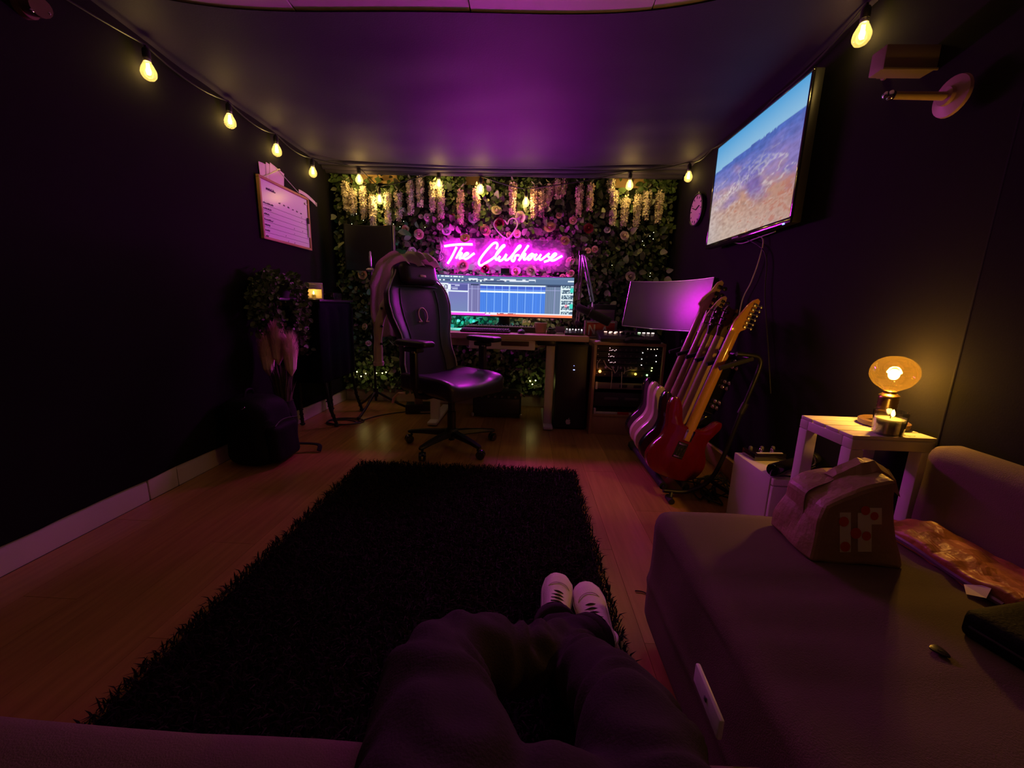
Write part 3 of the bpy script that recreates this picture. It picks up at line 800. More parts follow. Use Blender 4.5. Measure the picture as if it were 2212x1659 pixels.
part(mg, 'body', B().lathe([(.040, 0), (.046, .004), (.052, .075), (.053, .082), (.047, .082), (.044, .010), (.001, .008)], n=24), 'terracotta', local=True)
part(mg, 'rim', B().tube([(.05*math.cos(2*PI*k/20), .05*math.sin(2*PI*k/20), .082) for k in range(20)], .004, 6, closed=True), 'terracotta', local=True)
hb = thing('audio_remote', 'small black control puck beside the tan pot', 'controller', (.20, 3.28, .78))
part(hb, 'base', B().lathe([(.035, 0), (.038, .006), (.036, .022), (.03, .028), (.001, .028)], n=20), 'blk_plastic', local=True)
part(hb, 'dial', B().lathe([(.022, .028), (.022, .044), (.018, .047), (.001, .047)], n=20), 'blk_metal', local=True)
ph = thing('phone_stand', 'small mauve phone stand leaning back between the puck and the button box', 'phone stand', (.275, 3.30, .78))
part(ph, 'plate', B().box((0, .012, .032), (.075, .006, .062), .002, (R(-22), 0, 0)), 'purple_panel', local=True)
part(ph, 'lip', B().box((0, -.008, .006), (.06, .03, .010), .003), 'white_lac', local=True)
bx = thing('button_box', 'black button box with little white lit buttons at the right desk end', 'controller', (.385, 3.24, .78), (0, 0, R(-6)))
part(bx, 'case', B().prism([(-.07, 0), (.07, 0), (.07, .045), (-.07, .018)], -.075, .075, Matrix.Rotation(PI/2, 4, 'Z'), .004), 'blk_plastic', local=True)
M['btn'] = glow('white button light', (1, .92, .95), 1.2)
for r_ in range(2):
    for i in range(6): part(bx, 'button', B().box((-.06+i*.024, .035-r_*.03, .043-r_*.0055), (.010, .008, .006), .002, (R(11), 0, 0)), 'btn' if (r_ == 0 or i % 2) else 'key_cap', local=True)
for i in range(4): part(bx, 'fader', B().box((-.05+i*.033, -.04, .031), (.012, .02, .008), .002), 'key_cap', local=True)
# microphone on a boom arm
ba = thing('boom_microphone', 'black broadcast microphone on a folding boom arm at the right end of the desk', 'microphone', (.44, 3.60, .78))
j1 = at(1258, 548, 1, 3.47); j2 = at(1280, 652, 1, 3.33); b0 = Vector((.452, 3.60, .79))
part(ba, 'clamp', B().box2((.425, 3.56, .70), (.48, 3.76, .80), .004).cyl((.452, 3.60, .80), (.452, 3.60, .86), .014), 'blk_metal')
bt = Vector((.452, 3.60, .86))
for dx in (-.011, .011):
    part(ba, 'arm_rod', B().tube([bt+Vector((dx, 0, 0)), j1+Vector((dx-.006, 0, -.005))], .0062, 8), 'steel')
    part(ba, 'arm_rod', B().tube([j1+Vector((dx+.008, -.02, -.005)), j2+Vector((dx, 0, 0))], .0062, 8), 'steel')
part(ba, 'spring', B().tube([bt.lerp(j1, .1+.5*k/80)+Vector((.006*math.cos(k*1.4), .012+.006*math.sin(k*1.4), 0)) for k in range(81)], .0014, 4), 'steel')
part(ba, 'elbow', B().cyl(j1+Vector((-.03, -.01, .005)), j1+Vector((.03, -.01, .005)), .020), 'blk_plastic')
part(ba, 'shoulder', B().cyl(bt+Vector((-.02, 0, 0)), bt+Vector((.02, 0, 0)), .022), 'blk_plastic')
m0 = at(1246, 662, 1, 3.28); m1 = at(1318, 697, 1, 3.19)
part(ba, 'yoke', B().tube([j2, j2+Vector((0, -.02, -.05)), m0.lerp(m1, .35)+Vector((0, -.01, .05)), m0.lerp(m1, .35)], .006, 8), 'steel')
ax = (m1-m0).normalized()
part(ba, 'microphone_body', B().tube([m0, m0+ax*.01, m0+ax*.12, m0+ax*.125, m1-ax*.01, m1], [.022, .029, .031, .036, .037, .032], 18), 'blk_matte')
part(ba, 'cable', B().tube(cr([m0, m0+Vector((-.02, 0, .04)), j2+Vector((-.02, -.01, .05)), j1.lerp(j2, .5)+Vector((-.02, -.02, 0)), j1+Vector((-.0, -.03, 0)), bt.lerp(j1, .4)+Vector((-.03, 0, 0)), bt+Vector((-.035, 0, -.06))], 6), .0028, 5), 'cable_blk')
# ------------------------------------------------------------------ tower computer under the desk
tw = thing('computer_tower', 'tall black computer tower under the right end of the desk', 'computer', (.37, 3.4, 0))
part(tw, 'case', B().box2((.250, 3.16, .012), (.508, 3.62, .71), .008), 'blk_plastic')
part(tw, 'front_panel', B().box2((.256, 3.150, .02), (.502, 3.162, .70), .004), 'blk_plastic')
for x in (.28, .48): part(tw, 'foot', B().box2((x-.02, 3.2, 0), (x+.02, 3.58, .014), .003), 'blk_matte')
M['blue_led'] = glow('blue power light', (.25, .3, 1), 3.0)
for (x, y, s_) in ((1240, 799, .006), (1240, 790, .003)):
    p = at(x, y, 1, 3.149); part(tw, 'power_light', B().box(tuple(p), (s_*2.2, .004, s_), .001), 'blue_led')
p = at(1227, 911, 1, 3.148)
lg = cr([(x, z, 0) for x, z in ((0, .017), (.010, .0205), (.018, .014), (.0145, .004), (.0205, -.006), (.015, -.019), (.008, -.0235), (0, -.021), (-.008, -.0235), (-.015, -.019), (-.021, -.003), (-.018, .013), (-.010, .0205))], 4, True)
poly = [(q.x, q.y) for q in lg]
part(tw, 'emblem', B().prism([(x*.95, z*.95) for x, z in poly], -.002, .003, Matrix.Translation(p)).prism([(x*.95, z*.95) for x, z in ((.0, .022), (.006, .025), (.010, .033), (.004, .031), (0, .026))], -.002, .003, Matrix.Translation(p)), 'key_white', False, label='pale fruit emblem')
# ------------------------------------------------------------------ rack cabinet with studio gear
X0, X1, Y0, Y1, ZT = .525, 1.075, 3.06, 3.56, .742
rk = thing('rack_cabinet', 'birch rack cabinet full of studio units right of the desk', 'cabinet', (.8, 3.3, 0))
part(rk, 'top_board', B().box2((X0, Y0, ZT-.022), (X1, Y1, ZT), .003), 'birch')
for x in (X0, X1-.022): part(rk, 'side_board', B().box2((x, Y0, 0), (x+.022, Y1, ZT-.0225), .003), 'birch')
part(rk, 'bottom_board', B().box2((X0+.0225, Y0+.005, .150), (X1-.0225, Y1, .168), .002), 'birch')
part(rk, 'plinth', B().box2((X0+.0225, Y0+.012, 0), (X1-.0225, Y0+.03, .149), .002), 'birch')
part(rk, 'back_board', B().box2((X0+.0225, Y1-.02, .17), (X1-.0225, Y1-.008, ZT-.023)), 'blk_matte', False)
def led(parent, px, py, col, r, st, sub='indicator_light', y=Y0+.012):
    k = f'led{col}{st}'
    if k not in M: M[k] = glow('indicator light', col, st)
    p = at(px, py, 1, y)
    return part(parent, sub, B().ball(tuple(p), r, 8, 6), k)
o7 = lambda x, y: (1260+x/8.295, 720+y/8.295)
zs = [.715, .668, .620, .572, .520, .468]
names = ['top unit of the rack, four warm lights at its right', 'second unit from the rack top, pale lights left and right', 'third unit from the rack top', 'fourth unit, patched with pale cables', 'fifth unit, glowing amber and green lamps']
units = []
for i in range(5):
    zt, zb_ = zs[i], zs[i+1]+.003
    u = thing('rack_unit', 'slim black rack unit, '+names[i], 'audio unit', (.8, Y0+.03, zb_), (0, 0, 0), 'units in the birch rack')
    part(u, 'body', B().box2((X0+.024, Y0+.022, zb_), (X1-.024, Y0+.33, zt), .002), 'blk_metal')
    part(u, 'face_plate', B().box2((X0+.024, Y0+.014, zb_+.001), (X1-.024, Y0+.0215, zt-.001), .0015), 'rack_face')
    for x in (X0+.034, X1-.034): part(u, 'screw_or_glint', B().cyl((x, Y0+.016, (zt+zb_)/2), (x, Y0+.011, (zt+zb_)/2), .004, n=8), 'steel')
    for k in range(8 if i < 3 else 6):
        x = X0+.12+k*.042 if i < 3 else X0+.1+k*.058
        if i != 3: part(u, 'knob', B().cyl((x, Y0+.015, (zt+zb_)/2-.006), (x, Y0+.004, (zt+zb_)/2-.006), .0075, .006, 10), 'key_cap')
        else: part(u, 'jack_socket', B().cyl((x, Y0+.015, (zt+zb_)/2), (x, Y0+.006, (zt+zb_)/2), .010, .009, 10), 'steel')
    units.append(u)
WARM, PINK, AMB, GRN, RED_, YG = (1, .75, .5), (1, .55, .6), (1, .62, .05), (.4, 1, .3), (1, .30, .06), (.85, 1, .25)
for x, y in ((478,262),(474,305),(503,305),(530,298),(565,312),(590,296)): led(units[0], *o7(x, y), PINK, .0026, 2.5)
for x, y in ((460,372),(457,412),(488,415),(515,408),(546,418)): led(units[1], *o7(x, y), PINK, .0026, 2.5)
for x, y in ((457,480),(484,522),(510,520),(545,525),(570,518)): led(units[2], *o7(x, y), PINK, .0026, 2.5)
for x, y in ((1155,282),(1215,288),(1275,290),(1326,284)): led(units[0], *o7(x, y), WARM, .0032, 2.2)
for x, y in ((1066,350),(1306,400)): led(units[1], *o7(x, y), (1, .95, .9), .0035, 3)
for x, y in ((1047,462),(1305,508),(1042,570)): led(units[2], *o7(x, y), (1, .95, .9), .0035, 3)
for x, y in ((1231,622),(1222,672)): led(units[3], *o7(x, y), YG, .0045, 4)
led(units[4], *o7(298, 682), RED_, .011, 5); led(units[4], *o7(935, 732), AMB, .009, 4); led(units[4], *o7(1142, 750), GRN, .007, 3.5)
for q, (x, y) in enumerate(((298,682),(935,732))): light('unit_glow', tuple(at(*o7(x, y), 1, Y0-.02)-units[4].location), .02, (RED_, AMB)[q], .01, units[4])
# lower gear: grey shelf unit, dark drawer, a pale bar
u = thing('rack_shelf', 'grey metal rack shelf unit below the lit units', 'audio unit', (.8, Y0+.03, .37), (0, 0, 0), 'units in the birch rack')
part(u, 'face_plate', B().box2((X0+.03, Y0+.014, .375), (X1-.05, Y0+.024, .425), .003), 'rack_grey')
part(u, 'body', B().box2((X0+.03, Y0+.0245, .372), (X1-.05, Y0+.33, .42), .003), 'blk_metal')
for x in (X0+.22, X0+.33): part(u, 'label_plate', B().box2((x, Y0+.011, .388), (x+.06, Y0+.0155, .412), .002), 'rack_face')
part(u, 'bracket', B().box2((X0+.03, Y0+.008, .37), (X0+.048, Y0+.014, .43), .002), 'white_metal')
u = thing('drawer_unit', 'dark rack drawer near the bottom of the birch rack', 'audio unit', (.8, Y0+.03, .22), (0, 0, 0), 'units in the birch rack')
part(u, 'front', B().box2((X0+.03, Y0+.02, .232), (X1-.03, Y0+.03, .345), .003), 'rack_face')
part(u, 'body', B().box2((X0+.03, Y0+.031, .23), (X1-.03, Y0+.33, .34), .003), 'blk_metal')
for x in (X0+.11, X0+.27): part(u, 'slot', B().box2((x, Y0+.016, .285), (x+.11, Y0+.021, .305), .001), 'key_cap')
u = thing('drawer_rail', 'pale metal bar lying on the floor of the birch rack', 'rail', (.7, Y0+.03, .168))
part(u, 'bar', B().box2((X0+.04, Y0+.012, .1685), (X0+.36, Y0+.03, .186), .003), 'white_metal')
part(u, 'end_bracket', B().box2((X0+.03, Y0+.006, .1685), (X0+.048, Y0+.035, .215), .003, 1), 'white_metal')
part(u, 'red_tab', B().box2((X0+.22, Y0+.006, .1685), (X0+.31, Y0+.011, .19), .002), 'red_card')
pc = thing('patch_cables', 'pale patch cables looped across the fourth unit of the rack', 'cable', tuple(at(*o7(700, 650), 1, Y0)))
for path in (((305,470),(255,540),(250,630)), ((365,485),(420,590),(520,660)), ((505,590),(545,660),(565,715)), ((625,590),(610,660),(565,715)), ((735,600),(745,660),(725,730)), ((850,600),(860,640),(740,690)),
             ((960,610),(950,655),(860,640)), ((515,680),(512,800),(490,1000)), ((692,690),(688,800),(680,985))):
    part(pc, 'cable', B().tube(cr([at(*o7(x, y), 1, Y0-.006-.004*k) for k, (x, y) in enumerate(path)], 6), .0032, 6), 'cable_wht')
# ------------------------------------------------------------------ things on top of the rack
dj = thing('control_surface', 'black control surface with two rows of lit pads on top of the rack', 'controller', (.785, 3.205, ZT), (0, 0, R(-2)))
part(dj, 'case', B().prism([(-.14, 0.003), (.12, .003), (.12, .075), (.10, .08), (-.14, .028)], -.25, .21, Matrix.Rotation(PI/2, 4, 'Z'), .006), 'blk_plastic', local=True)
M['pad_warm'] = glow('warm pad light', (1, .55, .42), 2.4); M['pad_green'] = glow('green pad light', (.55, 1, .45), 2.4); M['pad_pale'] = glow('pale pad light', (1, .78, .72), 2.4)
for i in range(4):
    part(dj, 'pad', B().box((-.145+i*.042, .05, .0695), (.024, .010, .006), .002, (R(12), 0, 0)), 'pad_warm', local=True)
    part(dj, 'pad', B().box((.125+i*.036, .05, .0695), (.022, .010, .006), .002, (R(12), 0, 0)), 'pad_green' if i == 0 else 'pad_pale', local=True)
for x, y in ((-.115, .022), (-.075, .018)): part(dj, 'pad', B().box((x, y, .063), (.018, .012, .006), .002, (R(12), 0, 0)), 'pad_warm', local=True)
for x in (-.12, .16): part(dj, 'touch_strip', B().box((x, -.05, .047), (.11, .014, .004), .001, (R(12), 0, 0)), 'rack_grey', local=True)
for x in (-.02, .02, .06): part(dj, 'dial', B().lathe([(.016, 0), (.015, .02), (.001, .021)], (x, -.01, .055), 14), 'blk_metal', local=True)
hp_ = thing('headphones', 'black headphones lying in front of the lit control surface', 'headphones', (.845, 3.075, ZT))
for sx in (-1, 1):
    c = part(hp_, 'ear_cup', B().lathe([(.030, 0), (.040, .006), (.042, .024), (.032, .034), (.001, .036)], (sx*.055, .01, .002), 18, (sx*.25, 0, 1)), 'blk_matte', local=True)
part(hp_, 'headband', B().tube([(.075*math.cos(a), .035+.05*math.sin(a), .028+.02*math.sin(a)) for a in np.linspace(0, PI, 15)], .007, 8, flat=2), 'blk_matte', local=True)
for nm, lab, (x0, y0, x1, y1), m_, rz_ in (('paper_sheet', 'loose white papers at the left front corner of the rack top', (.535, 3.065, .66, 3.15), 'paper', 12), ('paper_pad', 'cream paper pad at the right front corner of the rack top', (.94, 3.065, 1.06, 3.14), 'paper', -8)):
    t = thing(nm, lab, 'paper', ((x0+x1)/2, (y0+y1)/2, ZT), (0, 0, R(rz_)))
    for k in range(3): part(t, 'sheet', B().box((.004*k-.004, .003*k, .0015+.003*k), (x1-x0-.02, y1-y0-.02, .0024), 0, (0, 0, R(5*k-5))), m_, False, local=True)
rb = thing('red_box', 'red card box with pale lettering and white rim at the back of the rack top', 'box', (.63, 3.44, ZT), (0, 0, R(3)))
part(rb, 'box_body', B().box((0, 0, .075), (.27, .07, .15), .002), 'grey_card', False, local=True)
part(rb, 'red_front', B().box((-.005, -.0362, .078), (.235, .002, .12), .0005, None, 1), 'red_card', False, local=True)
for r0, r1 in (((-.125, .136), (.115, .142)), ((-.125, .012), (.115, .018))): part(rb, 'white_rim', B().box2((r0[0], -.0385, r0[1]), (r1[0], -.0365, r1[1])), 'paper', False, local=True)
strk = [((-.105,.03),(-.105,.115)), ((-.105,.115),(-.06,.04)), ((-.06,.04),(-.06,.12)), ((.0,.03),(.028,.105)), ((.028,.105),(.052,.03)), ((.01,.058),(.045,.058)), ((.07,.03),(.07,.075)), ((.09,.03),(.09,.06))]
for a, c in strk: part(rb, 'letter_stroke', B().tube([(a[0], -.0385, a[1]), (c[0], -.0385, c[1])], .0065, 6), 'pinkpaper', local=True)
part(rb, 'grey_sticker', B().box((-.055, -.0395, .045), (.05, .002, .045)), 'grey_card', False, local=True)
am = thing('practice_amp', 'small black practice amplifier with a mauve front behind the red box', 'amplifier', (.68, 3.62, ZT-.02))
part(am, 'cabinet', B().box((0, 0, .165), (.20, .14, .29), .008).box((0, 0, .01), (.16, .1, .02), .002), 'blk_matte', local=True)
part(am, 'front_cloth', B().box((.0, -.071, .20), (.17, .004, .13), .001), 'purple_panel', local=True)
part(am, 'name_strip', B().box((.015, -.074, .245), (.09, .003, .012)), 'rack_grey', local=True)
part(am, 'handle', B().tube([(-.05, 0, .31), (-.04, 0, .325), (.04, 0, .325), (.05, 0, .31)], .006, 6), 'blk_matte', local=True)
for x in (-.055, .05): part(am, 'knob', B().cyl((x, -.072, .165), (x, -.085, .165), .009), 'steel', local=True)
# ------------------------------------------------------------------ second curved monitor, switched off
pL0 = at(1348, 705, 1, 3.46); pL1 = at(1372, 612, 1, 3.46); pR1 = at(1546, 590, 1, 2.84)
ctr = (Vector((pL0.x+.025, 3.46, 0))+Vector((pR1.x, 2.84, 0)))/2; dv_ = Vector((pR1.x-pL0.x-.025, 2.84-3.46, 0))
m2 = thing('curved_monitor', 'switched off curved monitor above the rack mirroring the pink neon', 'monitor', (ctr.x+.018, ctr.y+.01, 1.035), (R(-10), 0, math.atan2(dv_.y, dv_.x)))
curved_screen('second', 0, 0, dv_.length-.01, .365, 0, .06, 0, m2, None, 40, 16, 'blk_plastic', None)
b = B().box((-.28, .07, -.15), (.06, .04, .24), .008).box((-.28, .07, -.262), (.16, .14, .012), .004); part(m2, 'stand', b, 'blk_metal', local=True)
# ------------------------------------------------------------------ gaming chair (local: +x is the way it faces)
ch = thing('gaming_chair', 'black high backed gaming chair with pale emblem, turned sideways at the desk', 'chair', (-.51, 2.66, 0), (0, 0, R(-36)))
part(ch, 'hub', B().lathe([(.04, .075), (.048, .08), (.048, .12), (.036, .135), (.001, .136)], n=20).cyl((0, 0, .05), (0, 0, .08), .022), 'blk_plastic', local=True)
part(ch, 'gas_cylinder', B().lathe([(.030, .12), (.030, .26), (.024, .265), (.024, .36), (.001, .361)], n=20), 'blk_plastic', local=True)
for k in range(5):
    a = R(-81+72*k); d = Vector((math.cos(a), math.sin(a), 0)); s_ = Vector((-d.y, d.x, 0))
    rings = []
    for t, hw, z0, z1 in ((.03, .030, .078, .122), (.12, .027, .082, .118), (.24, .022, .080, .106), (.315, .019, .074, .094), (.33, .010, .076, .090)):
        p = d*t
        rings.append([p+s_*hw*.7+Vector((0, 0, z0)), p+s_*hw+Vector((0, 0, z0+.01)), p+s_*hw*.75+Vector((0, 0, z1)), p-s_*hw*.75+Vector((0, 0, z1)), p-s_*hw+Vector((0, 0, z0+.01)), p-s_*hw*.7+Vector((0, 0, z0))])
    sp = part(ch, 'spoke', B().loft(rings), 'blk_plastic', local=True)
    e = d*.305; t_ = Vector((math.cos(a+.7), math.sin(a+.7), 0)); n_ = Vector((-t_.y, t_.x, 0)); off = t_*.018
    cs = part(ch, 'caster', B().cyl(e+Vector((0, 0, .055)), e+Vector((0, 0, .085)), .009).ball((e.x+off.x, e.y+off.y, .045), (.018, .018, .014), 10, 6), 'blk_plastic', local=True)
    for sg in (-1, 1):
        c = e+off+n_*sg*.014+Vector((0, 0, .030))
        part(cs, 'wheel', B().lathe([(.012, -.009), (.027, -.009), (.030, -.005), (.030, .005), (.026, .009), (.010, .009), (.008, .005), (.001, .005)], tuple(c), 18, tuple(n_*sg)), 'blk_gloss', local=True)
part(ch, 'tilt_mechanism', B().box((0, 0, .375), (.24, .20, .045), .012).box((0, 0, .40), (.34, .30, .016), .004).cyl((0, .1, .37), (.03, .24, .375), .008), 'blk_metal', local=True)
part(ch, 'recline_lever', B().tube([(-.18, -.25, .40), (-.22, -.275, .40), (-.27, -.28, .36), (-.285, -.28, .32)], .012, 8, flat=.5), 'petal_peach', local=True, label='orange tan recline lever')
# seat: scooped cushion with side bolsters
def seatfn(p):
    u = p.y/.26; lift = .035*max(0, abs(u)-.62)/.38 if p.z > .45 else 0
    front = -.02*max(0, (p.x-.14)/.12)**2
    scoop = -.012*math.cos(min(1, abs(u)/.6)*PI/2) if p.z > .45 else 0
    return Vector((0, 0, lift+front+scoop))
part(ch, 'seat', B().pillow((-.24, -.265, .415), (.27, .265, .515), .04, 22, seatfn), 'leather', local=True)
for s_ in (-1, 1): part(ch, 'seat_seam', B().tube([(x, s_*.168, .511-.02*max(0, (x-.14)/.12)**2) for x in np.linspace(-.2, .24, 12)], .0035, 5), 'piping', local=True)
# backrest: winged shell, front concave
TL = R(14)
def bk_p(h, y, d): # h along the back, y across, d forward
    return Vector((-.235-math.sin(TL)*h+d*math.cos(TL), y, .44+math.cos(TL)*h+d*math.sin(TL)))
prof = [(0, .215), (.05, .235), (.14, .238), (.24, .215), (.34, .222), (.46, .262), (.56, .275), (.64, .262), (.70, .225), (.76, .178), (.82, .150), (.85, .120), (.862, .06)]
hs = [q[0] for q in prof]; ws = [q[1] for q in prof]
rings = []
for h, wd in [(h, float(np.interp(h, hs, ws))) for h in list(np.linspace(0, .80, 30))+[.82, .84, .855, .865]]:
    ring = []
    th = .055*(1 if h < .8 else max(.3, (.875-h)/.075))
    for k in range(36):
        a = 2*PI*k/36; ca, sa = math.cos(a), math.sin(a)
        y = wd*math.copysign(abs(ca)**.55, ca); d = th*math.copysign(abs(sa)**.6, sa)
        u = abs(y)/wd
        if d > 0: d += .050*max(0, (u-.58)/.42)**1.2*(1 if h < .68 else max(0, (.80-h)/.12)) - .006
        else: d += .045*(u**2)*.7
        ring.append(bk_p(h, y, d))
    rings.append(ring)
part(ch, 'backrest', B().loft(rings), 'leather', local=True, ang=60)
for s_ in (-1, 1):
    pts = []
    for h in np.linspace(.03, .79, 40):
        wd = float(np.interp(h, hs, ws))*.985
        pts.append(bk_p(h, s_*wd, .052+.016*(1 if h < .68 else max(0, (.80-h)/.12))))
    part(ch, 'piping', B().tube(pts, .0045, 6), 'piping', local=True)
    part(ch, 'piping', B().tube([bk_p(h, s_*float(np.interp(h, hs, ws))*.60, .052) for h in np.linspace(.06, .66, 30)], .003, 6), 'leather2', local=True)
# emblem: horseshoe with two feet
eb = B(); c0 = .475
eb.tube([bk_p(c0+.045*math.sin(a)*1.15, .038*math.cos(a), .058) for a in np.linspace(R(-58), R(238), 26)], .0048, 6)
for s_ in (-1, 1): eb.tube([bk_p(c0-.046, s_*.018, .058), bk_p(c0-.047, s_*.046, .058)], .0052, 6)
part(ch, 'emblem', eb, 'gold', local=True, label='pale gold horseshoe emblem')
def pil(p): return Vector((0, 0, 0))
b = B().pillow((-.045, -.15, -.075), (.045, .15, .075), .042, 14)
rt = Matrix.Translation(bk_p(.76, 0, .085)) @ Matrix.Rotation(-TL, 4, 'Y')
b.v = [rt @ v for v in b.v]; hpw = part(ch, 'headrest_pillow', b, 'leather2', local=True)
part(hpw, 'strap', B().tube([bk_p(.68, y, .075-.02*abs(y)/.15) for y in np.linspace(-.19, .19, 9)], .010, 6, flat=.4), 'leather2', local=True)
part(hpw, 'pillow_emblem', B().box(tuple(bk_p(.735, .0, .132)), (.004, .05, .016), .001, (0, -TL, 0)), 'gold', local=True)
for s_ in (-1, 1):
    ar = part(ch, 'armrest', B().pillow((-.13, s_*.315-.05, .735), (.15, s_*.315+.05, .775), .018, 10), 'leather2', local=True)
    part(ar, 'arm_post', B().box((.0, s_*.315, .60), (.06, .035, .27), .012).box((.0, s_*.315, .715), (.13, .06, .03), .008), 'blk_plastic', local=True)
    part(ar, 'arm_bracket', B().tube([(.0, s_*.315, .475), (0, s_*.30, .42), (0, s_*.22, .40), (0, s_*.12, .40)], .02, 8, flat=.6), 'blk_metal', local=True)
    part(ar, 'adjust_button', B().box((.04, s_*.315-.036, .705), (.03, .01, .012), .003), 'steel', local=True)
# ------------------------------------------------------------------ khaki jacket over the back of the chair
jk = thing('jacket', 'khaki jacket draped over the left shoulder of the gaming chair', 'jacket', (-.80, 2.80, .75))
rt = Matrix.Translation(ch.location) @ ch.rotation_euler.to_matrix().to_4x4()
def drape(path, wid, seed, nu=14):
    """cloth band along a path of (point, across-vector)"""
    P = [p for p, _ in path]; A = [a for _, a in path]
    P = cr(P, 6); n = len(P); rows = []
    for i, p in enumerate(P):
        t = i/(n-1)*(len(A)-1); k = min(int(t), len(A)-2); a = A[k].lerp(A[k+1], t-k)
        row = []
        for j in range(nu+1):
            u = j/nu-.5
            q = p+a*wid*u*2
            f = .016*math.sin(u*13+seed+i*.09)+.018*nz(q, 9, seed)
            nrm = a.cross((P[min(i+1, n-1)]-P[max(i-1, 0)])).normalized()
            row.append(q+nrm*f)
        rows.append(row)
    vs = []; fs = []
    for r_ in rows: vs += r_
    m = nu+1
    for i in range(n-1):
        for j in range(nu): fs.append((i*m+j, i*m+j+1, (i+1)*m+j+1, (i+1)*m+j))
    b = B(); N_ = len(vs)
    # give it thickness
    top = [Vector(v) for v in vs]
    bm = bmesh.new(); bv = [bm.verts.new(v) for v in top]
    for f in fs: bm.faces.new([bv[q] for q in f])
    bmesh.ops.solidify(bm, geom=bm.faces[:], thickness=.006)
    bm.verts.index_update()
    b.add([v.co.copy() for v in bm.verts], [[v.index for v in f.verts] for f in bm.faces]); bm.free()
    return b
W = lambda h, y, d: rt @ bk_p(h, y, d)
acr = (rt.to_3x3() @ Vector((0, 1, 0))).normalized()
bk_d = (rt.to_3x3() @ Vector((-1, 0, 0))).normalized()
body = [(W(.80, .02, .13), acr*1.0), (W(.885, .0, .085), acr), (W(.90, -.03, .0), acr), (W(.87, -.05, -.10), acr), (W(.72, -.12, -.125), acr), (W(.52, -.16, -.12), acr*1.0), (W(.36, -.17, -.125), acr*.9)]
part(jk, 'body', drape(body, .15, 2), 'jacket', ang=180)
collar = [(W(.84, .08, .135), acr), (W(.90, .07, .10), acr), (W(.925, .05, .03), acr)]
part(jk, 'collar', drape(collar, .09, 5, 8), 'jacket', ang=180)
# hanging sleeve, from pixels of the sleeve on the plane just behind the chair
sl0 = [at(848, 640, 1, 2.72), at(830, 668, 1, 2.70), at(819, 700, 1, 2.69), at(817, 740, 1, 2.69), at(818, 785, 1, 2.69)]
pts = cr(sl0, 7); rr = [.030+.006*nz(p, 14, 2)+(.010 if i < 8 else 0) for i, p in enumerate(pts)]
slv = part(jk, 'sleeve', B().tube(pts, rr, 14, flat=1.0), 'jacket', ang=180)
for (x, y) in ((824, 666), (824, 705), (823, 743)):
    p = at(x, y, 1, 2.655); part(slv, 'button', B().cyl(p, p+Vector((0, .012, 0)), .008, n=10), 'blk_plastic')
part(slv, 'cuff', B().tube([sl0[-1]+Vector((0, 0, .012)), sl0[-1]-Vector((0, 0, .014))], [.036, .035], 14), 'jacket')
# ------------------------------------------------------------------ vocal shield on its stand (left of the desk)
vs_ = thing('vocal_shield', 'curved black vocal shield on a tripod microphone stand before the leaf wall', 'microphone stand', (-1.375, 3.50, 0))
pc_ = Vector((-1.375, 3.50, 0)); sc0 = at(800, 530, 1, 3.64)
b = B(); outer, inner = [], []
for k in range(19):
    a = R(-62+124*k/18); x = sc0.x+.262*math.sin(a); y = 3.56+.14*math.cos(a)
    outer.append(Vector((x, y, 0))); inner.append(Vector((x*.9+sc0.x*.1, y-.03, 0)))
loop = outer+inner[::-1]
zt, zb_ = 1.66, 1.28
b.loft([[p+Vector((0, 0, z)) for p in loop] for z in (zb_, zt)])
part(vs_, 'shield', b, 'blk_matte')
for z in (zt, zb_): part(vs_, 'rim', B().tube([p.lerp(q, .5)+Vector((0, 0, z)) for p, q in zip(outer, inner)], .018, 6, flat=.4), 'blk_plastic')
part(vs_, 'lit_edge', B().box((outer[-1].x-.006, outer[-1].y-.012, (zt+zb_)/2), (.012, .03, zt-zb_), .003), 'steel')  # bright strip stands in for light caught on the shield's right edge
part(vs_, 'pole', B().cyl(pc_+Vector((0, 0, .10)), pc_+Vector((0, 0, 1.30)), .011), 'blk_metal')
part(vs_, 'holder', B().tube([pc_+Vector((0, 0, 1.22)), pc_+Vector((0, .04, 1.24)), (sc0.x, 3.67, 1.32)], .012, 8).cyl(pc_+Vector((0, -.02, 1.20)), pc_+Vector((0, .03, 1.20)), .02), 'blk_metal')
part(vs_, 'studio_microphone', B().lathe([(.010, 0), (.012, .02), (.012, .08), (.009, .09), (.009, .115), (.005, .125), (.001, .126)], (-1.375, 3.50, 1.30), 16), 'steel')
part(vs_, 'clamp', B().box((-1.375, 3.495, 1.27), (.05, .03, .03), .006).cyl((-1.405, 3.48, 1.27), (-1.345, 3.48, 1.27), .008), 'steel')
for a in (20, 140, 262):
    d = Vector((math.cos(R(a)), math.sin(R(a)), 0))
    l_ = part(vs_, 'leg', B().tube([pc_+Vector((0, 0, .18))+d*.015, pc_+d*.20+Vector((0, 0, .06)), pc_+d*.30+Vector((0, 0, .012))], .011, 8), 'blk_metal')
    part(l_, 'rubber_foot', B().ball(tuple(pc_+d*.30+Vector((0, 0, .015))), (.018, .018, .014), 10, 6), 'blk_matte')
part(vs_, 'collar', B().cyl(pc_+Vector((0, 0, .14)), pc_+Vector((0, 0, .22)), .022), 'blk_plastic'); part(vs_, 'collar', B().cyl(pc_+Vector((0, 0, .70)), pc_+Vector((0, 0, .76)), .018), 'blk_plastic')
